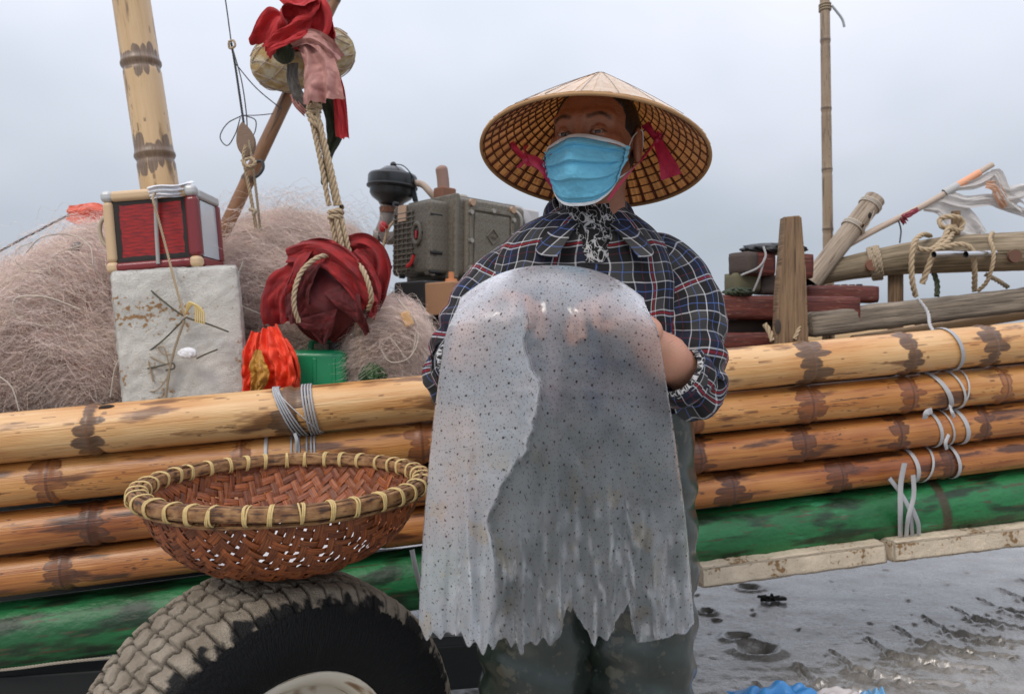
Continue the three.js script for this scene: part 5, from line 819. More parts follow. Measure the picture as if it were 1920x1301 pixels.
{
  const a = netHeap('net_heap', 'big heap of pinkish brown net left of the foam block', [[40, 690, 2.45, 150, 120, 0.25], [150, 620, 2.42, 120, 140, 0.24], [205, 545, 2.55, 80, 105, 0.2], [90, 600, 2.7, 110, 100, 0.2], [-110, 710, 2.6, 150, 130, 0.25], [215, 700, 2.34, 70, 90, 0.16]], 48000, { seed: 3, fuzz: 0.13 });
  const fl = mat([0.20, 0.18, 0.17], 0.7), RL = rng(61);
  for (let i = 0; i < 16; i++) { const x = RL() * 230 - 20, y = 480 + RL() * 260 - x * 0.1, s = 25 + RL() * 50, d = 2.2 + 0.25 * RL(), a = RL() * 6; part(a_(), 'net_line', wire([0, 1, 2, 3, 4].map((k) => P(x + Math.cos(a + k * 0.8) * s, y + Math.sin(a + k * 0.8) * s * 0.7, d + 0.03 * Math.sin(k * 2 + a))), 0.0013 + 0.0008 * RL(), 30, 5), RL() < 0.5 ? linePale : lineNet); }
  function a_() { return a; }
  for (const [x, y, r] of [[68, 543, 0.9], [138, 468, 1.3], [8, 572, 1]]) part(a, 'net_float', X(new THREE.SphereGeometry(0.016 * r, 12, 8).scale(1.5, 0.7, 0.8), P(x, y, 2.33).toArray(), [0, 0, 0.9]), fl);
  part(a, 'net_line', wire([P(150, 580, 2.2), P(80, 556, 2.16), P(26, 562, 2.16), P(32, 595, 2.16), P(80, 610, 2.17), P(115, 610, 2.2)], 0.0028), linePale);
  part(a, 'net_line', wire([P(-10, 700, 2.1), P(20, 725, 2.1), P(35, 770, 2.1)], 0.002), linePale);
  part(a, 'net_line', wire([P(230, 660, 2.12), P(215, 690, 2.12), P(206, 745, 2.12)], 0.0018), linePale);
  const b = netHeap('net_heap', 'rounded heap of pale brown net behind the red cloth bundle', [[520, 560, 2.65, 115, 120, 0.26], [600, 640, 2.6, 110, 110, 0.22], [455, 620, 2.6, 70, 130, 0.2], [560, 470, 2.8, 110, 50, 0.22]], 36000, { seed: 8, fuzz: 0.16 });
  part(b, 'net_line', wire([P(430, 440, 2.5), P(470, 432, 2.5), P(540, 428, 2.5), P(590, 440, 2.5)], 0.002), lineNet);
  part(b, 'net_line', wire([P(455, 490, 2.3), P(443, 530, 2.3), P(450, 570, 2.3), P(490, 590, 2.32)], 0.0026), linePale);
  const c = netHeap('net_heap', 'small round ball of brown net ringed with pale line beside the drum', [[742, 640, 2.36, 50, 62, 0.10], [700, 690, 2.36, 40, 50, 0.08]], 9000, { seed: 5, fuzz: 0.03 });
  for (const [o, s] of [[0, 1], [5, 0.93]]) part(c, 'net_line', wire([P(716 + o, 610, 2.27), P(711 + o, 640, 2.24), P(730, 678 * s + 46 * (1 - s), 2.22), P(765, 672, 2.24), P(783 - o, 640, 2.26), P(778 - o, 600, 2.28), P(745, 560, 2.3)], 0.0024), linePale);
  part(c, 'wooden_float', X(rbox(0.028, 0.046, 0.022, 0.005), P(763, 598, 2.25).toArray(), [0, 0, 0.42]), mat([0.60, 0.36, 0.16], 0.7), 'small tan wooden float');
  netHeap('rope_heap', 'olive brown heap of old rope and net below the engine', [[775, 600, 2.9, 50, 40, 0.14], [800, 650, 2.85, 35, 60, 0.12]], 2500, { seed: 12, fuzz: 0.03, strand: mat([0.36, 0.32, 0.22], 0.8), tex: tex(128, 128, (u, v) => mix3([0.40, 0.36, 0.27], [0.25, 0.22, 0.16], clamp(0.5 + 2 * wrapN(u, v, 8, 8, 4, 3)))) });
}
// ---- things between the foam block and the person
{
  const t = thing('plastic_bag', 'crumpled bright orange plastic bag with a yellow patch, beside the foam block', 'bag');
  part(t, 'bag', bundle(P(506, 690, 2.20), 0.066, 0.10, 0.06, 6, { folds: 4, amp: 0.2, pear: 0.3, twist: 0.8 }), orangeM);
  part(t, 'bag_fold', drapery([P(478, 622, 2.15), P(468, 660, 2.125), P(470, 700, 2.12), P(474, 745, 2.13)], (v) => 0.03 + 0.035 * v, 2, { folds: 1.6, amp: 0.012, crease: 2 }), orangeM); part(t, 'bag_fold', drapery([P(505, 612, 2.16), P(510, 650, 2.125), P(522, 700, 2.115), P(520, 748, 2.13)], (v) => 0.045 + 0.05 * Math.sin(v * 2.4), 5, { folds: 2.2, amp: 0.014, crease: 2.2 }), orangeM); part(t, 'bag_fold', drapery([P(525, 640, 2.14), P(543, 670, 2.13), P(548, 710, 2.14), P(540, 748, 2.15)], 0.04, 8, { folds: 1.2, amp: 0.012, crease: 2 }), orangeM);
  part(t, 'yellow_patch', drapery([P(484, 655, 2.105), P(482, 680, 2.09), P(486, 705, 2.09), P(478, 735, 2.10)], (v) => 0.012 + 0.036 * Math.sin(v * 2.8), 3, { folds: 1.5, amp: 0.009, crease: 2 }), yellowM, 'yellow knotted piece of plastic');
}
{
  const t = thing('jerrycan', 'bright green plastic jerrycan under the red cloth bundle', 'jerrycan');
  const gm = mat([0.012, 0.27, 0.11], 0.35, { clearcoat: 0.2 }), c = P(603, 712, 2.32), M = (g) => g.applyMatrix4(new THREE.Matrix4().makeTranslation(c.x, c.y, c.z));
  part(t, 'body', M(rbox(0.185, 0.19, 0.17, 0.022, 4)), gm); for (const x of [-0.058, -0.0, 0.058]) part(t, 'rib', M(X(rbox(0.012, 0.16, 0.01, 0.004), [x, -0.008, 0.084])), gm);
  part(t, 'handle', M(tube(curve([V(-0.035, 0.09, 0), V(-0.03, 0.118, 0), V(0.03, 0.118, 0), V(0.035, 0.09, 0)]), 0.009, 24, 10)), gm); part(t, 'cap', M(X(new THREE.CylinderGeometry(0.02, 0.021, 0.024, 20), [0.05, 0.105, 0.03])), mat([0.02, 0.02, 0.02], 0.5));
}
{
  const c = P(752, 700, 2.62); const t = thing('drum', 'dark navy blue plastic drum beside the person', 'drum'), m = mat([0.008, 0.016, 0.035], 0.4);
  part(t, 'body', new THREE.LatheGeometry([[0, -0.2], [0.115, -0.2], [0.125, -0.19], [0.125, -0.05], [0.129, -0.04], [0.129, -0.025], [0.125, -0.015], [0.125, 0.075], [0.118, 0.09], [0.06, 0.1], [0, 0.1]].map((p) => new THREE.Vector2(...p)), 40).translate(c.x, c.y, c.z), m); part(t, 'lid', X(new THREE.CylinderGeometry(0.055, 0.055, 0.02, 24), [c.x, c.y + 0.108, c.z]), m);
}
solo('sack', bundle(P(655, 690, 2.42), 0.065, 0.14, 0.06, 11, { folds: 6, amp: 0.18, pear: 0.5, lean: -0.03 }), greyCloth, 'drab grey beige sack slumped behind the green jerrycan', 'sack');
// ---- hanging rope tackle with cloth bundles
{
  const t = thing('rope_tackle', 'thick tan rope of several strands knotted above the red cloth bundle', 'rope');
  const top = [[578, 150, 2.30], [590, 215, 2.28], [610, 300, 2.27], [628, 385, 2.27]], low = [[632, 410, 2.265], [645, 470, 2.26], [662, 560, 2.27], [685, 690, 2.28]];
  for (const [o, z] of [[-7, 0], [5, -0.012], [1, 0.014]]) part(t, 'rope', rope(top.map(([x, y, d], i) => P(x + o * (1 + 0.35 * i) * 0.8, y, d + z)), 0.0085), ropeTan);
  for (const [o, z] of [[-11, 0.0], [-2, -0.014], [8, -0.006], [1, 0.014]]) part(t, 'rope', rope(low.map(([x, y, d], i) => P(x + o * (1 + 0.15 * i), y, d + z)), 0.0082), ropeTan);
  const coil = (x, y, d, r, n, tilt) => part(t, 'knot', rope(Array.from({ length: n * 10 + 1 }, (_, i) => { const a = i / 10 * 6.2832, c = P(x, y, d); return c.add(V(Math.cos(a) * r, (i / (n * 10) - 0.5) * 0.016 * n + tilt * Math.cos(a), Math.sin(a) * r * 0.9)); }), 0.008), ropeTan);
  coil(629, 400, 2.265, 0.019, 2, 0.004); coil(588, 205, 2.28, 0.018, 2, 0.008); coil(591, 228, 2.278, 0.017, 1.6, -0.012);
  part(t, 'rope', rope([P(640, 480, 2.2), P(598, 482, 2.14), P(566, 508, 2.115), P(552, 545, 2.10), P(552, 580, 2.105), P(560, 604, 2.12)], 0.0075), ropeTan, 'braided rope loop over the red cloth');
  part(t, 'rope', rope([P(655, 490, 2.2), P(676, 500, 2.16), P(690, 530, 2.14), P(696, 560, 2.15), P(690, 580, 2.18)], 0.0078), ropeTan);
  solo('cloth_tie', bundle(P(698, 702, 2.25), 0.036, 0.04, 0.03, 5, { folds: 7, amp: 0.3, pear: 0.5 }), clothMat([0.20, 0.36, 0.17], [0.11, 0.23, 0.10], 9), 'small crumpled green cloth tied round the foot of the rope', 'cloth');
  const b = thing('cloth_bundle', 'large dark red cloth bundle slung from the rope above the jerrycan', 'cloth');
  part(b, 'belly', bundle(P(612, 564, 2.27), 0.120, 0.118, 0.10, 2, { folds: 3, amp: 0.07, pear: 0.12, twist: 1.2, hem: 0.03, nu: 200, nv: 120 }), maroonM);
  const D = (n, pts, w, s, o) => part(b, n, drapery(pts.map(([x, y, d]) => P(610 + (x - 610) * 0.92, 552 + (y - 560) * 0.94, d)), (v) => 0.88 * (typeof w === 'function' ? w(v) : w), s, o), o.m ?? redM);
  D('left_flap', [[640, 472, 2.24], [575, 482, 2.20], [530, 520, 2.18], [508, 570, 2.18], [512, 618, 2.19]], (v) => 0.07 + 0.05 * v, 2, { folds: 1.6, amp: 0.015, side: V(0.8, 0.5, 0.2), hem: 0.02 });
  D('left_flap', [[620, 478, 2.20], [575, 505, 2.155], [552, 555, 2.15], [545, 612, 2.17]], (v) => 0.05 + 0.055 * v, 5, { folds: 1.3, amp: 0.013, side: V(1, 0.3, 0.1), hem: 0.03, m: maroonM });
  D('top_sweep', [[530, 482, 2.20], [575, 474, 2.17], [625, 488, 2.15], [668, 530, 2.15], [700, 582, 2.17]], (v) => 0.055 + 0.035 * Math.sin(v * 3), 9, { folds: 1.4, amp: 0.012, side: V(0.5, 1, 0.1), hem: 0.02 });
  D('top_sweep', [[560, 470, 2.21], [605, 462, 2.18], [645, 478, 2.165], [668, 500, 2.17]], 0.05, 14, { folds: 1.2, amp: 0.012, side: V(0.3, 1, 0.3) });
  D('right_flap', [[650, 462, 2.27], [690, 462, 2.25], [716, 495, 2.24], [712, 545, 2.25], [700, 590, 2.26]], (v) => 0.07 + 0.02 * Math.sin(v * 3), 17, { folds: 1.5, amp: 0.014, side: V(0.7, 0.7, 0.2), hem: 0.02 });
  D('right_flap', [[662, 480, 2.24], [690, 510, 2.225], [705, 555, 2.225], [692, 605, 2.23]], 0.06, 21, { folds: 1.4, amp: 0.012, side: V(1, 0.2, 0.1), hem: 0.03 });
  D('hanging_corner', [[640, 540, 2.165], [660, 580, 2.155], [682, 615, 2.17], [694, 640, 2.19]], (v) => 0.11 * (1 - v) + 0.012, 25, { folds: 1, amp: 0.008, side: V(1, -0.6, 0.1), m: maroonM });
  D('hanging_corner', [[590, 600, 2.165], [600, 630, 2.175], [606, 660, 2.20]], (v) => 0.14 * (1 - v) + 0.012, 28, { folds: 1, amp: 0.007, side: V(1, 0, 0), m: maroonM });
}
{
  const t = thing('cloth_flags', 'red, pink and olive cloths knotted round the top of the rope tackle', 'cloth');
  part(t, 'red_cloth', bundle(P(556, 42, 2.34), 0.07, 0.09, 0.06, 31, { folds: 3, amp: 0.15, twist: 1.3, lean: 0.05 }), brightRedM);
  for (const [q, w, s, sd] of [[[[605, -20, 2.28], [565, 10, 2.26], [520, 40, 2.26], [500, 88, 2.28]], (v) => 0.07 + 0.04 * v, 3, V(0.8, 0.5, 0.1)], [[[540, -30, 2.28], [575, 5, 2.25], [590, 40, 2.25], [560, 78, 2.26]], 0.11, 7, V(1, 0.1, 0.1)], [[[600, 0, 2.27], [570, 45, 2.235], [530, 75, 2.24], [505, 98, 2.26]], 0.06, 11, V(0.5, 0.9, 0.1)], [[[580, -40, 2.3], [600, 10, 2.29], [612, 50, 2.29], [618, 80, 2.3]], 0.05, 13, V(1, 0, 0.2)]]) part(t, 'red_cloth', drapery(q.map(([x, y, d]) => P(x, y, d)), w, s, { folds: 1.5, amp: 0.014, side: sd, hem: 0.03 }), brightRedM);
  part(t, 'pink_cloth', drapery([P(566, 68, 2.27), P(590, 95, 2.235), P(600, 140, 2.22), P(605, 188, 2.225)], (v) => 0.06 + 0.075 * v, 2, { folds: 2.2, amp: 0.014, side: V(1, 0.15, 0.1) }), pinkM); part(t, 'pink_cloth', drapery([P(545, 78, 2.25), P(580, 68, 2.225), P(610, 85, 2.22), P(632, 112, 2.24)], (v) => 0.04 + 0.02 * v, 5, { folds: 1.5, amp: 0.010, side: V(0.2, 1, 0.1) }), pinkM);
  part(t, 'pink_cloth', drapery([P(548, 175, 2.3), P(556, 195, 2.29), P(572, 212, 2.29)], 0.02, 3, { amp: 0.005 }), pinkM);
  part(t, 'red_strip', drapery([P(600, 60, 2.31), P(622, 110, 2.31), P(635, 180, 2.31), P(641, 258, 2.31)], (v) => 0.016 + 0.024 * smooth(0.3, 0.6, v), 6, { folds: 1, amp: 0.008 }), brightRedM); part(t, 'olive_cloth', drapery([P(600, 170, 2.33), P(622, 205, 2.34), P(627, 250, 2.34), P(612, 300, 2.34), P(608, 345, 2.34)], (v) => 0.055 - 0.03 * smooth(0.4, 0.7, v), 8, { folds: 1.4, amp: 0.010 }), oliveM);
  part(t, 'olive_cloth', bundle(P(532, 98, 2.3), 0.03, 0.035, 0.03, 37, { nu: 60, nv: 40 }), oliveM); part(t, 'grey_strap', drapery([P(548, 118, 2.30), P(548, 150, 2.29), P(560, 180, 2.29), P(585, 200, 2.29)], 0.036, 4, { folds: 0.6, amp: 0.006 }), clothMat([0.36, 0.34, 0.31], [0.28, 0.26, 0.24], 11));
}
// float bundle in netting behind the cloths
{
  const t = thing('float_bundle', 'yellowed foam float wrapped in netting, tied to the slanting pole', 'float'), a = P(472, 132, 2.44), b = P(664, 88, 2.47), c = new THREE.LineCurve3(a, b), L = a.distanceTo(b);
  const R = (v, q) => 0.090 * Math.pow(Math.max(0.02, 1 - Math.abs(2 * v - 1) ** 2.6), 0.42) * (1 + 0.14 * fbm(v * 5, Math.cos(q) * 1.6, Math.sin(q) * 1.6, 4));
  part(t, 'foam', tube(c, R, 60, 44), mat([1, 1, 1], 0.9, { map: rep(tex(256, 256, (u, v) => mix3([0.92, 0.88, 0.76], [0.78, 0.66, 0.44], clamp(0.5 + 2 * wrapN(u, v, 5, 5, 5, 3)))), 5, 5), bumpMap: rep(foamBump, 5, 5), bumpScale: 0.006 }));
  const fr = frames(c, 60), pt = (v, q, e) => { const f = fr[Math.round(clamp(v) * 60)]; return c.getPointAt(clamp(v)).addScaledVector(f.n, Math.cos(q) * (R(v, q) + e)).addScaledVector(f.b, Math.sin(q) * (R(v, q) + e)); };
  for (let k = 0; k < 9; k++) for (const s of [-1, 1]) part(t, 'net_cord', wire(Array.from({ length: 16 }, (_, i) => pt(0.03 + i / 15 * 0.94, k / 9 * 6.2832 + s * i * 0.16, 0.004)), 0.0016, 40, 5), lineNet);
}
{
  const A = P(395, 485, 2.52), B = P(668, -90, 2.58), L = A.distanceTo(B), nodes = [0.3, 0.72, 1.0].map((s) => ({ s, w: 0.012, k: 0.7 }));
  poleTones.cane = { a: [0.60, 0.44, 0.30], b: [0.50, 0.35, 0.23], c: [0.34, 0.22, 0.14], dirt: 0.4, patch: [[0.28, 0.19, 0.13], [0.4, 0.28, 0.2]] };
  solo('slanting_pole', culm(A, B, 0.024, 0.021, nodes, 17, 90, 20), poleMaterial('cane', 17, L, nodes, 512, 64), 'slim brown pole slanting up behind the hanging cloths', 'pole');
}
{
  const t = thing('pulley', 'worn wooden pulley block hung on dark lines beside the slanting pole', 'pulley');
  const s = new THREE.Shape(); s.moveTo(0, 0.055); s.quadraticCurveTo(0.034, 0.02, 0.024, -0.02); s.quadraticCurveTo(0.012, -0.05, 0, -0.052); s.quadraticCurveTo(-0.026, -0.04, -0.024, -0.0); s.quadraticCurveTo(-0.018, 0.04, 0, 0.055); const h = new THREE.Path(); h.absellipse(0.0, -0.012, 0.008, 0.011, 0, 6.2832); s.holes.push(h);
  const g = new THREE.ExtrudeGeometry(s, { depth: 0.022, bevelEnabled: true, bevelSize: 0.004, bevelThickness: 0.004, bevelSegments: 3 }), c = P(461, 266, 2.42); part(t, 'block', X(g, c.toArray(), [0, 0.2, 0.16]), mat([0.24, 0.16, 0.11], 0.7, { bumpMap: rep(grainBump, 4, 4), bumpScale: 0.002 }));
  part(t, 'line', wire([P(416, -40, 2.45), P(425, 20, 2.45), P(433, 80, 2.45)], 0.0022), lineDark); part(t, 'line', rope([P(433, 80, 2.45), P(440, 120, 2.45), P(449, 180, 2.44), P(457, 235, 2.43)], 0.004), lineDark); part(t, 'line', wire([P(436, 92, 2.44), P(452, 150, 2.43), P(461, 210, 2.42), P(463, 240, 2.42)], 0.002), lineDark);
  part(t, 'line', wire([P(440, 118, 2.45), P(480, 165, 2.45), P(528, 205, 2.47)], 0.0018), lineDark); part(t, 'line', wire([P(452, 216, 2.44), P(480, 216, 2.44), P(512, 213, 2.46)], 0.0016), lineDark); part(t, 'line_loop', wire([P(452, 217, 2.44), P(425, 232, 2.44), P(412, 258, 2.44), P(425, 273, 2.44), P(440, 252, 2.44), P(450, 220, 2.44)], 0.0019), lineDark); part(t, 'line_loop', wire([P(456, 216, 2.43), P(478, 225, 2.43), P(478, 245, 2.43), P(468, 262, 2.4)], 0.0019), lineDark);
  part(t, 'knot', wire([P(428, 78, 2.44), P(437, 76, 2.435), P(440, 86, 2.435), P(430, 90, 2.44), P(428, 80, 2.435)], 0.004), ropeTan);
  part(t, 'rope', rope([P(461, 272, 2.38), P(456, 290, 2.38), P(460, 320, 2.39), P(470, 370, 2.4), P(480, 430, 2.42)], 0.0058), ropeTan); part(t, 'rope', rope([P(466, 262, 2.40), P(472, 300, 2.39), P(478, 345, 2.4), P(488, 432, 2.42)], 0.0045), ropeOld);
  part(t, 'knot', rope([P(453, 300, 2.37), P(466, 312, 2.36), P(478, 306, 2.36), P(470, 296, 2.37), P(456, 304, 2.37), P(462, 316, 2.37), P(476, 312, 2.37)], 0.0055), ropeTan); part(t, 'hook', wire([P(474, 305, 2.4), P(490, 302, 2.4), P(493, 315, 2.4), P(482, 330, 2.4), P(472, 333, 2.4)], 0.005), lineDark);
  part(t, 'knot', wire([P(468, 392, 2.4), P(478, 396, 2.39), P(474, 402, 2.39)], 0.006), ropeOld);
}
// small flag on bent rods at the left
{
  const t = thing('marker_flag', 'ragged orange plastic flag on a thin bent rod above the net heap', 'flag');
  part(t, 'rod', wire([P(-60, 506, 2.75), P(0, 470, 2.75), P(62, 437, 2.75), P(128, 403, 2.75)], 0.0042, 30, 8), lineDark); part(t, 'flag', drapery([P(124, 398, 2.75), P(150, 402, 2.74), P(178, 400, 2.73), P(202, 410, 2.74)], (v) => 0.05 + 0.035 * Math.sin(v * 3), 3, { side: V(0.1, 1, 0), amp: 0.012, folds: 1.5, hem: 0.03 }), mat([0.85, 0.20, 0.12], 0.5, { transmission: 0.4, roughness: 0.8 }));
  solo('thin_rod', wire([P(-60, 530, 2.8), P(0, 501, 2.8), P(70, 470, 2.8), P(140, 440, 2.8), P(230, 420, 2.85)], 0.0026, 30, 6), lineDark, 'thin dark bare rod below the orange flag', 'rod');
}

// ------------------------------------------------------------ diesel engine
{
  const t = thing('diesel_engine', 'grey olive single cylinder diesel engine on wooden bearers beside the person', 'engine');
  const psi = 0.74, M = new THREE.Matrix4().compose(P(850, 526, 2.70), new THREE.Quaternion().setFromEuler(new THREE.Euler(0.0, psi, -0.02, 'YXZ')), V(1, 1, 1));
  const iron = mat([1, 1, 1], 0.5, { map: rep(tex(256, 256, (u, v) => { const n = wrapN(u, v, 5, 5, 5, 4), m = wrapN(u, v, 40, 40, 3, 7); return mix3(mix3([0.50, 0.48, 0.43], [0.40, 0.38, 0.335], clamp(0.5 + 1.2 * n)), [0.44, 0.34, 0.24], clamp((m + n - 0.30) * 3, 0, 0.7)); }), 5, 5), metalness: 0.25, bumpMap: rep(clothBump, 10, 10), bumpScale: 0.0008 });
  const dark = mat([0.022, 0.024, 0.025], 0.45, { metalness: 0.2 }), steel = mat([0.36, 0.34, 0.30], 0.4, { metalness: 0.6 }), rust = mat([0.21, 0.095, 0.055], 0.8), red = mat([0.55, 0.03, 0.03], 0.4), wood = mat([0.42, 0.23, 0.12], 0.8, { bumpMap: rep(grainBump, 4, 4), bumpScale: 0.002 });
  const put = (n, g, m, p = [0, 0, 0], r = [0, 0, 0], lab) => part(t, n, X(g, p, r).applyMatrix4(M), m, lab);
  // block: x along the cover side, z outwards from it, corner at the origin
  put('block', rbox(0.36, 0.30, 0.30, 0.022, 4), iron, [0.18, 0.165, -0.15]); put('front_casing', rbox(0.10, 0.27, 0.25, 0.018, 4), iron, [-0.030, 0.16, -0.165]); put('sump', rbox(0.30, 0.08, 0.24, 0.03, 3), iron, [0.16, 0.012, -0.15]); put('flange', rbox(0.022, 0.315, 0.312, 0.008, 2), iron, [0.012, 0.165, -0.15]);
  put('cover', rbox(0.245, 0.285, 0.026, 0.03, 5), iron, [0.165, 0.165, 0.006]); put('cover_panel', rbox(0.175, 0.205, 0.014, 0.006, 3), iron, [0.165, 0.155, 0.018]);
  { const rim = new THREE.Shape(), rr = (S, w, h, r) => { S.moveTo(-w + r, -h); S.lineTo(w - r, -h); S.quadraticCurveTo(w, -h, w, -h + r); S.lineTo(w, h - r); S.quadraticCurveTo(w, h, w - r, h); S.lineTo(-w + r, h); S.quadraticCurveTo(-w, h, -w, h - r); S.lineTo(-w, -h + r); S.quadraticCurveTo(-w, -h, -w + r, -h); return S; }; rr(rim, 0.107, 0.122, 0.02); rim.holes.push(rr(new THREE.Path(), 0.097, 0.112, 0.016)); put('cover_rim', new THREE.ExtrudeGeometry(rim, { depth: 0.006, bevelSize: 0.002, bevelThickness: 0.002, bevelSegments: 2 }), iron, [0.165, 0.155, 0.017]); }
  for (const [x, y] of [[0.06, 0.05], [0.06, 0.15], [0.058, 0.255], [0.165, 0.272], [0.27, 0.25], [0.272, 0.15], [0.27, 0.05], [0.165, 0.036]]) put('bolt', new THREE.CylinderGeometry(0.009, 0.010, 0.014, 6), steel, [x, y, 0.026], [Math.PI / 2, 0, 0]);
  for (const [x, y] of [[0.065, 0.292], [0.268, 0.29]]) put('plug', new THREE.CylinderGeometry(0.013, 0.014, 0.014, 16), mat([0.45, 0.30, 0.20], 0.5, { metalness: 0.5 }), [x, y, 0.022], [Math.PI / 2, 0, 0]);
  { // cast diamond emblem
    const gs = [], e = 0.030, bar = (x0, y0, x1, y1, w) => gs.push(X(rbox(Math.hypot(x1 - x0, y1 - y0) + w * 0.6, w, 0.005, 0.0012, 1), [(x0 + x1) / 2, (y0 + y1) / 2, 0], [0, 0, Math.atan2(y1 - y0, x1 - x0)]));
    bar(-e, 0, 0, e, 0.004); bar(0, e, e, 0, 0.004); bar(e, 0, 0, -e, 0.004); bar(0, -e, -e, 0, 0.004); bar(-0.013, -0.005, -0.007, 0.007, 0.003); bar(-0.007, 0.007, -0.002, -0.005, 0.003); bar(0.003, 0.007, 0.003, -0.006, 0.003); bar(0.003, 0.0, 0.012, 0.006, 0.003); bar(0.004, 0.0, 0.012, -0.006, 0.003);
    put('emblem', merge(gs), iron, [0.165, 0.175, 0.027]);
  }
  // ribbed front casing (faces the viewer's left)
  for (let i = 0; i < 12; i++) put('cooling_rib', rbox(0.008, 0.0055, 0.135, 0.002, 1), iron, [-0.083, 0.045 + i * 0.0195, -0.205]);
  for (const z of [-0.15, -0.18, -0.21, -0.24, -0.265]) put('casting_rib', rbox(0.006, 0.235, 0.004, 0.0015, 1), iron, [-0.083, 0.15, z]);
  put('gauge_ring', new THREE.TorusGeometry(0.030, 0.008, 10, 28).scale(0.8, 1.25, 1), iron, [-0.084, 0.175, -0.115], [0, -Math.PI / 2, 0]); put('gauge_glass', new THREE.CylinderGeometry(0.026, 0.026, 0.006, 24).scale(0.8, 1, 1.2), mat([0.05, 0.03, 0.03], 0.2), [-0.082, 0.175, -0.115], [0, 0, Math.PI / 2]); put('red_pointer', rbox(0.006, 0.03, 0.008, 0.002, 1), red, [-0.088, 0.17, -0.115]);
  put('name_plate', rbox(0.005, 0.062, 0.055, 0.002, 1), mat([0.62, 0.42, 0.27], 0.6), [-0.084, 0.26, -0.215]); put('red_lever', tube(curve([V(-0.095, 0.055, -0.16), V(-0.098, 0.065, -0.13), V(-0.098, 0.095, -0.112)]), 0.009, 14, 8, { flat: 0.6 }), red);
  put('red_knob', new THREE.LatheGeometry([[0, 0], [0.008, 0], [0.008, 0.012], [0.02, 0.018], [0.022, 0.03], [0.012, 0.034], [0, 0.034]].map((p) => new THREE.Vector2(...p)), 20), red, [-0.09, 0.215, -0.30], [0, 0, Math.PI / 2]);
  for (const [y, z] of [[0.24, -0.09], [0.10, -0.085], [0.03, -0.09]]) { put('stud_boss', new THREE.CylinderGeometry(0.015, 0.017, 0.03, 14), iron, [-0.06, y, z + 0.03], [Math.PI / 2, 0, 0]); put('stud', new THREE.CylinderGeometry(0.006, 0.006, 0.05, 10), dark, [-0.05, y, z + 0.045], [0, 0, Math.PI / 2]); }
  for (const [y, z] of [[0.06, -0.29], [0.30, -0.25], [0.02, -0.2]]) put('bolt', new THREE.CylinderGeometry(0.009, 0.009, 0.02, 6), dark, [-0.09, y, z], [0, 0, Math.PI / 2]);
  put('top_plate', rbox(0.30, 0.016, 0.22, 0.005, 2), iron, [0.19, 0.318, -0.15]); put('exhaust_flange', rbox(0.07, 0.045, 0.06, 0.008, 2), rust, [0.06, 0.345, -0.14]); put('exhaust_seal', new THREE.CylinderGeometry(0.035, 0.04, 0.02, 20), mat([0.5, 0.45, 0.38], 0.8), [0.12, 0.335, -0.13]);
  put('exhaust_pipe', tube(curve([V(0.055, 0.35, -0.14), V(0.050, 0.40, -0.14), V(0.043, 0.435, -0.14), V(0.038, 0.452, -0.14)]), (v) => 0.0235 * (v > 0.85 ? Math.sqrt(Math.max(0.05, 1 - ((v - 0.85) / 0.155) ** 2)) : 1), 24, 18), mat([0.30, 0.19, 0.15], 0.8), [0, 0, 0], [0, 0, 0], 'rusty exhaust stub');
  put('flywheel', new THREE.LatheGeometry([[0, -0.03], [0.15, -0.03], [0.158, -0.022], [0.158, 0.022], [0.15, 0.03], [0.125, 0.03], [0.12, 0.016], [0, 0.016]].map((p) => new THREE.Vector2(...p)), 48), mat([0.30, 0.29, 0.28], 0.5, { metalness: 0.4 }), [0.40, 0.195, -0.16], [0, 0, -Math.PI / 2]); put('belt_guard', rbox(0.10, 0.14, 0.10, 0.01, 2), mat([0.50, 0.49, 0.48], 0.5), [0.455, 0.26, -0.12]); put('fuel_line', tube(curve([V(0.285, 0.30, -0.0), V(0.31, 0.27, 0.02), V(0.32, 0.22, 0.01), V(0.33, 0.20, -0.02)]), 0.007, 24, 8), steel); put('shaft', new THREE.CylinderGeometry(0.018, 0.018, 0.2, 14), dark, [0.52, 0.23, -0.14], [0, 0, Math.PI / 2]);
  // intake: elbow, neck and bowl air cleaner
  const W = (n, g, m, lab) => part(t, n, g, m, lab), d = 2.96, ac = P(733, 385, d), la = (pts) => new THREE.LatheGeometry(pts.map(([r, y]) => new THREE.Vector2(r, y)), 48).rotateZ(-0.06).translate(ac.x, ac.y, ac.z);
  W('air_cleaner_bowl', la([[0, 0], [0.045, 0], [0.052, 0.012], [0.078, 0.03], [0.088, 0.045], [0.088, 0.07], [0.094, 0.072], [0.098, 0.078], [0.098, 0.115], [0.092, 0.124], [0.062, 0.126], [0.058, 0.135], [0.035, 0.152], [0, 0.158]]), mat([0.018, 0.021, 0.023], 0.35, { metalness: 0.1, clearcoat: 0.2 }), 'black bowl shaped air cleaner'); W('air_cleaner_nut', X(new THREE.SphereGeometry(0.013, 14, 10), ac.clone().add(V(0.009, 0.162, 0)).toArray()), dark); W('air_cleaner_rim', la([[0.0885, 0.064], [0.101, 0.070], [0.102, 0.076], [0.0985, 0.080]]), dark);
  W('clip_wire', wire([ac.clone().add(V(0.01, 0.163, 0.01)), ac.clone().add(V(0.06, 0.145, 0.05)), ac.clone().add(V(0.095, 0.10, 0.05)), ac.clone().add(V(0.10, 0.05, 0.03))], 0.0022, 30, 6), dark);
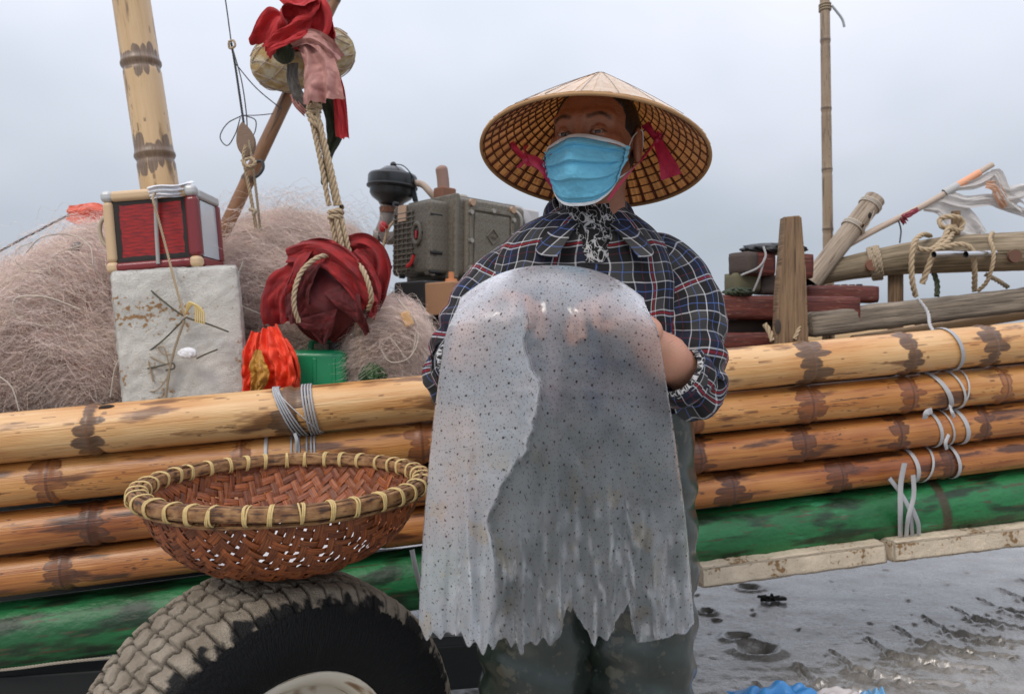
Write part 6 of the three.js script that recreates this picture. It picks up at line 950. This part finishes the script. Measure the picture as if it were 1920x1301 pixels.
  W('intake_pipe', tube(curve([P(727, 386, d), P(724, 412, d), P(716, 436, d), P(724, 446, d), P(750, 444, d - 0.01), P(782, 442, d - 0.02)]), (v) => 0.030 - 0.004 * Math.sin(v * 3), 40, 18), mat([0.30, 0.27, 0.24], 0.6, { metalness: 0.2 })); W('pipe_collar', X(new THREE.CylinderGeometry(0.037, 0.034, 0.022, 24), P(728, 394, d).toArray()), rust); W('pipe_cap', X(new THREE.CylinderGeometry(0.03, 0.03, 0.02, 20), P(706, 444, d).toArray(), [0, 0, Math.PI / 2]), mat([0.36, 0.34, 0.3], 0.6));
  W('breather_pipe', tube(curve([P(778, 343, d - 0.02), P(792, 346, d - 0.04), P(806, 360, d - 0.06), P(818, 374, d - 0.06)]), 0.0135, 24, 12), mat([0.42, 0.33, 0.26], 0.6)); W('breather_bracket', X(rbox(0.02, 0.07, 0.03, 0.005), P(776, 362, d - 0.01).toArray(), [0, 0, 0.2]), dark); W('drain_hose', wire([P(742, 412, d - 0.08), P(728, 428, d - 0.1), P(720, 455, d - 0.1), P(713, 485, d - 0.1)], 0.006, 30, 8), mat([0.62, 0.44, 0.25], 0.5));
  // bed and bearers
  W('engine_bed', X(rbox(0.20, 0.13, 0.20, 0.01), P(808, 562, 2.76).toArray(), [0, psi, 0]), dark); W('engine_bed', X(rbox(0.22, 0.10, 0.2, 0.01), P(850, 640, 2.8).toArray(), [0, psi, 0]), dark); W('bearer', X(rbox(0.075, 0.115, 0.16, 0.006), P(838, 560, 2.58).toArray(), [0, psi, 0.03]), wood, 'worn tan wooden bearer'); W('bearer', X(rbox(0.05, 0.09, 0.10, 0.006), P(866, 552, 2.62).toArray(), [0, psi, 0]), wood); W('bearer', X(rbox(0.02, 0.05, 0.02, 0.003), P(764, 548, 2.78).toArray(), [0, psi, 0]), wood); W('bearer', X(rbox(0.30, 0.35, 0.22, 0.01), P(850, 760, 2.84).toArray(), [0, psi, 0]), wood);
  W('clamp_bolt', X(new THREE.CylinderGeometry(0.022, 0.024, 0.02, 6), P(846, 528, 2.58).toArray()), mat([0.55, 0.22, 0.09], 0.6)); W('clamp_bolt', X(new THREE.CylinderGeometry(0.011, 0.011, 0.03, 6), P(846, 518, 2.58).toArray()), mat([0.55, 0.22, 0.09], 0.6));
}

// ------------------------------------------------------------ timber, spars and ropes on the right
{
  const greyWood = (s, a = [0.60, 0.55, 0.48], b = [0.42, 0.38, 0.33], c = [0.20, 0.17, 0.14]) => mat([1, 1, 1], 0.85, { map: rep(tex(512, 256, (u, v) => { const n = wrapN(u, v, 3, 24, 4, s), m = wrapN(u, v, 5, 5, 5, s + 3), f = wrapN(u, v, 10, 110, 3, s + 5), k = wrapN(u, v, 2, 12, 3, s + 8); let q = mix3(a, b, clamp(0.5 + 1.2 * n + 0.7 * m + 0.4 * f)); q = mix3(q, c, clamp((f + n - 0.3) * 3, 0, 0.7)); return mix3(q, c, smooth(0.36, 0.46, k) * 0.8); }), 1.2, 5), bumpMap: rep(grainBump, 2, 4), bumpScale: 0.003 });
  const redWood = mat([1, 1, 1], 0.6, { map: rep(tex(256, 256, (u, v) => mix3(mix3([0.42, 0.18, 0.13], [0.30, 0.12, 0.09], clamp(0.5 + 1.5 * wrapN(u, v, 3, 20, 4, 4))), [0.52, 0.40, 0.32], clamp((wrapN(u, v, 8, 30, 4, 9) - 0.2) * 4, 0, 0.6))), 3, 5), bumpMap: rep(grainBump, 2, 4), bumpScale: 0.002 });
  const darkWood = mat([0.075, 0.055, 0.045], 0.75, { bumpMap: rep(grainBump, 2, 4), bumpScale: 0.002 }), brownWood = greyWood(4, [0.56, 0.46, 0.35], [0.44, 0.35, 0.26], [0.26, 0.20, 0.14]);
  const bow = thing('bow_frame', 'weathered timber frame of beams, chocks and a stake at the bow', 'timber frame');
  // tapered stake
  { const s = new THREE.Shape([[-0.049, -0.36], [0.049, -0.36], [0.047, -0.16], [0.040, 0.03], [0.026, 0.205], [0.020, 0.21], [-0.022, 0.206], [-0.030, 0.10], [-0.043, -0.05], [-0.048, -0.2]].map(([x, y]) => new THREE.Vector2(x, y))); const g = new THREE.ExtrudeGeometry(s, { depth: 0.05, bevelEnabled: true, bevelSize: 0.004, bevelThickness: 0.004, bevelSegments: 3 }); const uv = g.attributes.uv; for (let i = 0; i < uv.count; i++) uv.setXY(i, uv.getY(i), uv.getX(i) + 0.3); part(bow, 'stake', X(g, P(1478, 528, 2.48).toArray(), [0, -0.1, 0.0]), brownWood, 'upright tapered wooden stake'); part(bow, 'stake_knot', X(new THREE.SphereGeometry(0.012, 14, 10).scale(0.9, 2, 0.3), P(1459, 612, 2.428).toArray()), darkWood); }
  // plank beam, log beam, short slanting log, posts
  { const A = P(1506, 610, 2.56), B = P(2150, 535, 2.85); part(bow, 'plank_beam', along(block(A.distanceTo(B), 0.085, 0.11, 0.02, 0.016, 0.008, 3, 4), A, B), greyWood(7)); }
  const logC = curve([P(1500, 524, 3.02), P(1590, 503, 2.96), P(1690, 486, 2.88), P(1800, 476, 2.80), P(1920, 471, 2.74), P(2150, 462, 2.68)]), logR = (v, a) => lerp(0.042, 0.072, smooth(0, 0.55, v)) * (1 + 0.06 * fbm(v * 9, Math.cos(a) * 1.3, Math.sin(a) * 1.3, 4));
  part(bow, 'log_beam', tube(logC, logR, 120, 32), greyWood(11, [0.62, 0.56, 0.47], [0.45, 0.40, 0.31], [0.24, 0.20, 0.15]));
  { const c = new THREE.LineCurve3(P(1518, 532, 2.94), P(1642, 372, 2.98)); part(bow, 'slanting_log', tube(c, (v, a) => 0.040 * (1 + 0.05 * fbm(v * 5, Math.cos(a) * 1.3, Math.sin(a) * 1.3 + 3, 4)), 60, 28), greyWood(15, [0.70, 0.64, 0.57], [0.55, 0.49, 0.42], [0.34, 0.27, 0.21])); const at = (v, e) => c.getPointAt(v); part(bow, 'log_peg', stick(P(1600, 422, 2.95), P(1619, 423, 2.92), 0.008, 10), brownWood); for (const [v, r] of [[0.66, 0.044], [0.92, 0.043]]) { const p = at(v), tg = c.getTangentAt(0.5), b = tg.clone().cross(V(0, 0, 1)).normalize(), n = b.clone().cross(tg); for (const o of [-0.007, 0, 0.007]) part(bow, 'log_binding', tube(curve(Array.from({ length: 16 }, (_, i) => { const a = i / 16 * 6.2832; return p.clone().addScaledVector(tg, o + 0.003 * Math.sin(a)).addScaledVector(b, Math.cos(a) * r).addScaledVector(n, Math.sin(a) * r); }), true), 0.0028, 40, 6), linePale); } part(bow, 'log_hole', X(new THREE.SphereGeometry(0.011, 14, 10).scale(0.8, 1.1, 0.4), c.getPointAt(0.80).add(V(0.012, -0.006, 0.037)).toArray()), mat([0.02, 0.015, 0.012], 0.9)); }
  part(bow, 'post', stick(P(1680, 500, 2.92), P(1680, 700, 2.92), 0.028, 12), brownWood); part(bow, 'post', stick(P(1551, 600, 2.9), P(1551, 700, 2.9), 0.018, 10), brownWood); part(bow, 'peg', stick(P(1793, 396, 2.80), P(1793, 470, 2.80), 0.016, 12), brownWood);
  // chocks and red timbers
  const bx = (n, w, h, d, p, r, m, lab) => part(bow, n, X(block(w, h, d, 0.02, 0.008, 0.004, 8, w * 10), p.toArray(), r), m, lab);
  bx('red_timber', 0.52, 0.085, 0.10, P(1462, 578, 2.62), [0, -0.12, -0.02], redWood); bx('red_chock', 0.115, 0.085, 0.09, P(1416, 496, 2.66), [0, 0.2, -0.03], redWood); bx('red_chock', 0.10, 0.09, 0.09, P(1492, 500, 2.68), [0, 0, -0.03], redWood); bx('dark_chock', 0.05, 0.08, 0.10, P(1394, 494, 2.64), [0, 0.5, 0], darkWood);
  bx('olive_chock', 0.10, 0.07, 0.09, P(1392, 530, 2.68), [0, 0.2, 0], mat([0.13, 0.12, 0.07], 0.9)); bx('dark_chock', 0.12, 0.07, 0.09, P(1450, 535, 2.7), [0, 0, 0], darkWood); bx('red_timber', 0.25, 0.062, 0.10, P(1576, 552, 2.76), [0, -0.25, -0.02], redWood); bx('dark_chock', 0.3, 0.08, 0.12, P(1420, 620, 2.72), [0, 0, 0], darkWood); bx('pale_plank', 0.42, 0.018, 0.10, P(1490, 561, 2.72), [0, -0.1, -0.03], brownWood); bx('brown_timber', 0.34, 0.06, 0.1, P(1400, 640, 2.60), [0, 0, 0.02], redWood);
  part(bow, 'black_sheet', bundle(P(1450, 467, 2.66), 0.105, 0.022, 0.06, 5, { amp: 0.25, folds: 9, nu: 90, nv: 40 }), mat([0.015, 0.019, 0.02], 0.45)); part(bow, 'green_rag', bundle(P(1385, 548, 2.62), 0.045, 0.018, 0.05, 9, { amp: 0.4, folds: 9, nu: 80, nv: 40 }), oliveM);
  for (let i = 0; i < 7; i++) part(bow, 'bolt_head', X(new THREE.CylinderGeometry(0.011, 0.012, 0.016, 6), P(1528 + i * 14, 538 + 0.4 * (i % 2) - i * 0.2, 2.75).toArray()), mat([0.03, 0.03, 0.03], 0.5, { metalness: 0.5 }));
  { const c = logC.getPointAt(0.15); part(bow, 'rust_plate', X(new THREE.CylinderGeometry(0.022, 0.022, 0.012, 14), P(1634, 497, 2.868).toArray(), [Math.PI / 2, 0, 0]), mat([0.20, 0.09, 0.055], 0.85)); part(bow, 'rust_plate', X(new THREE.CylinderGeometry(0.024, 0.024, 0.014, 14), P(1903, 480, 2.67).toArray(), [Math.PI / 2, 0, 0]), mat([0.14, 0.07, 0.045], 0.85)); }
  // bindings and ropes round the beam
  const wrapRope = (name, v0, turns, r, m, pitch, o = 0) => { const fr = frames(logC, 200), pts = []; for (let i = 0; i <= turns * 16; i++) { const v = v0 + pitch * i / (turns * 16), f = fr[Math.round(v * 200)], a = i / 16 * 6.2832 + o, R = 0.008 + logR(v, a); pts.push(logC.getPointAt(v).addScaledVector(f.n, Math.cos(a) * R).addScaledVector(f.b, Math.sin(a) * R)); } return part(bow, name, rope(pts, r), m); };
  for (const k of [0, 0.006, 0.012, 0.019, 0.025]) wrapRope('rope_binding', 0.225 + k, 1.02, 0.0075, ropeOld, 0.004, k * 100);
  const rp = (pts, r, m = ropeTan, n = 'rope') => part(bow, n, rope(pts.map(([x, y, d]) => P(x, y, d)), r), m);
  rp([[1745, 442, 2.82], [1730, 440, 2.76], [1715, 455, 2.72], [1710, 490, 2.71], [1712, 530, 2.72], [1718, 556, 2.74]], 0.010); rp([[1793, 425, 2.77], [1768, 425, 2.76], [1764, 410, 2.78], [1790, 406, 2.75], [1806, 415, 2.76], [1800, 432, 2.76], [1780, 428, 2.75], [1772, 445, 2.73], [1745, 468, 2.70], [1722, 466, 2.70]], 0.010); rp([[1790, 430, 2.78], [1775, 455, 2.71], [1755, 470, 2.695], [1742, 500, 2.70], [1730, 532, 2.72]], 0.011); rp([[1765, 465, 2.70], [1800, 458, 2.69], [1822, 466, 2.69], [1828, 500, 2.70], [1828, 545, 2.76]], 0.010); rp([[1862, 436, 2.75], [1858, 450, 2.68], [1864, 475, 2.665], [1860, 505, 2.67], [1850, 530, 2.70], [1835, 545, 2.74]], 0.0075); rp([[1850, 515, 2.72], [1870, 525, 2.74], [1890, 538, 2.78]], 0.009, ropeOld); rp([[1752, 512, 2.85], [1758, 530, 2.84], [1758, 555, 2.82]], 0.010, mat([0.12, 0.14, 0.08], 0.9)); rp([[1506, 590, 2.46], [1500, 612, 2.43], [1490, 636, 2.42]], 0.007); rp([[1435, 608, 2.5], [1445, 625, 2.48], [1450, 640, 2.46]], 0.010); rp([[1722, 560, 2.52], [1740, 585, 2.50], [1746, 612, 2.44], [1772, 640, 2.33]], 0.006, strapPale, 'white_cord'); rp([[1432, 462, 2.58], [1436, 480, 2.57], [1424, 500, 2.57], [1390, 516, 2.6]], 0.004, strapPale, 'white_cord'); rp([[1434, 484, 2.57], [1424, 520, 2.58], [1412, 548, 2.6]], 0.004, strapPale, 'white_cord'); rp([[1502, 478, 2.55], [1503, 500, 2.54], [1500, 515, 2.54]], 0.006, strapPale, 'white_cord');
  part(bow, 'twine', wire([P(1640, 395, 2.93), P(1630, 420, 2.93), P(1622, 432, 2.93)], 0.0015), linePale); part(bow, 'hanging_pole', stick(P(1722, 600, 2.9), P(1722, 640, 2.9), 0.012, 8), brownWood);
  { const c = tube(new THREE.LineCurve3(P(1600, 640, 2.72), P(2100, 560, 3.0)), 0.022, 10, 12); part(bow, 'inner_pole', c, mat([0.50, 0.33, 0.18], 0.6)); }
  const tubeM = mat([0.55, 0.56, 0.57], 0.25, { metalness: 0.9 });
  for (const [x0, x1, y] of [[1752, 1808, 477], [1812, 1866, 477]]) { const g = thing('metal_tube', x0 < 1800 ? 'short shiny metal tube on the log beam, beside the rope hung from the peg' : 'short shiny metal tube on the log beam, ending behind the white looped rope', 'metal tube', 'metal tubes on the log beam'), A = P(x0, y, 2.66), B = P(x1, y - 3, 2.70), c = new THREE.LineCurve3(A, B); part(g, 'shell', tube(c, 0.0115, 2, 20, { open: true }), tubeM); part(g, 'bore', tube(c, 0.0098, 2, 20, { open: true }), mat([0.03, 0.03, 0.03], 0.6)); }
  // slim bamboo pole upright
  { const A = P(1546, -90, 3.3), B = P(1556, 650, 3.3), L = A.distanceTo(B), at = (py) => (py + 90) / 740 * L, nodes = [-20, 76, 204, 318, 430, 540].map((y) => ({ s: at(y), w: 0.008, k: 0.4 })); const t = thing('bamboo_pole', 'slim grey brown bamboo pole standing upright behind the slanting log', 'pole'); part(t, 'culm', culm(A, B, 0.0205, 0.023, nodes, 23, 240, 20), poleMaterial('grey', 23, L, nodes, 1024, 64)); for (const y of [9, 14, 19]) part(t, 'binding', tube(curve(Array.from({ length: 14 }, (_, i) => { const a = i / 14 * 6.2832; return P(1547.5, y, 3.3).add(V(Math.cos(a) * 0.023, 0.002 * Math.sin(a), Math.sin(a) * 0.023)); }), true), 0.0045, 30, 6), ropeOld); part(t, 'loose_end', wire([P(1560, 10, 3.28), P(1570, 22, 3.28), P(1580, 36, 3.28), P(1584, 50, 3.28)], 0.006, 20, 6), mat([0.35, 0.38, 0.38], 0.7)); }
  // flag pole with torn plastic
  { const t = thing('rag_pole', 'slanting stick with torn white plastic streamers above the log beam', 'flag pole'), cane = mat([0.50, 0.40, 0.32], 0.7, { bumpMap: rep(grainBump, 2, 4), bumpScale: 0.002 });
    part(t, 'stick', tube(curve([P(1562, 475, 2.98), P(1640, 432, 2.95), P(1700, 402, 2.93), P(1728, 388, 2.92), P(1790, 352, 2.9), P(1862, 308, 2.88)]), (v) => lerp(0.013, 0.011, v), 60, 12), cane); part(t, 'orange_sleeve', tube(curve([P(1792, 350, 2.9), P(1815, 337, 2.895), P(1838, 323, 2.888)]), 0.014, 12, 12), mat([0.75, 0.36, 0.2], 0.6)); part(t, 'grey_tape', tube(curve([P(1772, 362, 2.905), P(1786, 354, 2.9), P(1796, 348, 2.9)]), 0.0165, 12, 12), mat([0.45, 0.45, 0.44], 0.7)); part(t, 'pink_tie', drapery([P(1722, 392, 2.90), P(1705, 402, 2.89), P(1694, 408, 2.89), P(1698, 416, 2.89)], 0.022, 3, { amp: 0.008, side: V(0.3, 1, 0.1), hem: 0.02 }), clothMat([0.70, 0.32, 0.36], [0.6, 0.25, 0.3], 13)); part(t, 'hanging_cord', wire([P(1685, 412, 2.93), P(1690, 430, 2.93), P(1688, 455, 2.9)], 0.003, 20, 6), lineDark);
    const rag = mat([0.74, 0.72, 0.70], 0.9, { transmission: 0.55, thickness: 0 }); const S = (pts, w, s, o = {}) => part(t, 'plastic_streamer', drapery(pts.map(([x, y, d]) => P(x, y, d)), w, s, { amp: 0.012, folds: 1.5, hem: 0.05, side: V(0.3, 1, 0), ...o }), rag);
    S([[1732, 388, 2.92], [1765, 385, 2.91], [1800, 408, 2.9], [1840, 442, 2.88]], (v) => 0.03 + 0.075 * Math.sin(v * 2.6), 2); S([[1772, 366, 2.9], [1810, 378, 2.88], [1860, 375, 2.87], [1905, 392, 2.86], [1960, 410, 2.85]], (v) => 0.055 - 0.02 * v, 4); S([[1795, 350, 2.89], [1830, 345, 2.88], [1860, 330, 2.87], [1868, 325, 2.86], [1885, 365, 2.85], [1910, 390, 2.84]], (v) => 0.03 + 0.03 * v, 6); S([[1866, 352, 2.86], [1890, 362, 2.85], [1925, 358, 2.84], [1990, 372, 2.84]], 0.06, 8); part(t, 'orange_streamer', drapery([P(1850, 345, 2.86), P(1868, 350, 2.855), P(1878, 370, 2.85), P(1888, 385, 2.85)], 0.045, 3, { amp: 0.008 }), mat([0.78, 0.55, 0.4], 0.9, { transmission: 0.5, thickness: 0 }));
  }
}
// ------------------------------------------------------------ litter on the mud
{
  const t = thing('plastic_litter', 'blue and clear crumpled plastic sheet lying on the mud', 'plastic sheet'), f = (cx, cz, rx, rz, h, s) => grid(60, 50, (u, v) => { const x = (u - 0.5) * 2, z = (v - 0.5) * 2, e = Math.max(0, 1 - Math.abs(x) ** 3) * Math.max(0, 1 - Math.abs(z) ** 3); return V(cx + x * rx * (1 + 0.25 * noise(z * 2, s)), 0.012 + h * e * (0.7 + 1.3 * Math.abs(fbm(x * 1.6 + s, z * 1.6, 3, 2)) * 2), cz + z * rz * (1 + 0.25 * noise(x * 2, s + 4))); });
  part(t, 'blue_sheet', f(0.83, -2.25, 0.14, 0.08, 0.045, 2), mat([0.06, 0.28, 0.62], 0.3)); part(t, 'clear_sheet', f(0.99, -2.25, 0.12, 0.07, 0.03, 7), mat([0.58, 0.54, 0.52], 0.45)); part(t, 'blue_sheet', f(1.11, -2.24, 0.05, 0.06, 0.035, 11), mat([0.16, 0.38, 0.62], 0.3));
  solo('driftwood', merge(Array.from({ length: 16 }, (_, i) => { const R = rng(i + 40), c = V(1.10 + (R() - 0.5) * 0.07, 0.006 + 0.012 * R(), -3.14 + (R() - 0.5) * 0.05), a = R() * 6.28, l = 0.015 + 0.03 * R(), b = 0.012 * (R() - 0.3); return tube(curve([c.clone().add(V(-l * Math.cos(a), 0, l * 0.6 * Math.sin(a))), c.clone().add(V(0, b, 0.004)), c.clone().add(V(l * Math.cos(a + 0.4), 0.004, -l * 0.6 * Math.sin(a)))]), 0.003 + 0.005 * R(), 10, 6); })), mat([0.025, 0.022, 0.018], 0.8), 'small dark clump of driftwood on the wet mud', 'driftwood');
}

// ------------------------------------------------------------ each thing's origin to its base; shadows
scene.updateMatrixWorld(true);
for (const o of things) {
  const b = new THREE.Box3().setFromObject(o), c = b.getCenter(V(0, 0, 0)); c.y = b.min.y;
  if (o.isMesh) { o.geometry.translate(-c.x, -c.y, -c.z); o.position.copy(c); }
  else { for (const k of o.children) k.position.sub(c); o.position.copy(c); }
}
scene.traverse((o) => { if (o.isMesh) { o.castShadow = true; o.receiveShadow = true; } });
renderer.render(scene, camera);
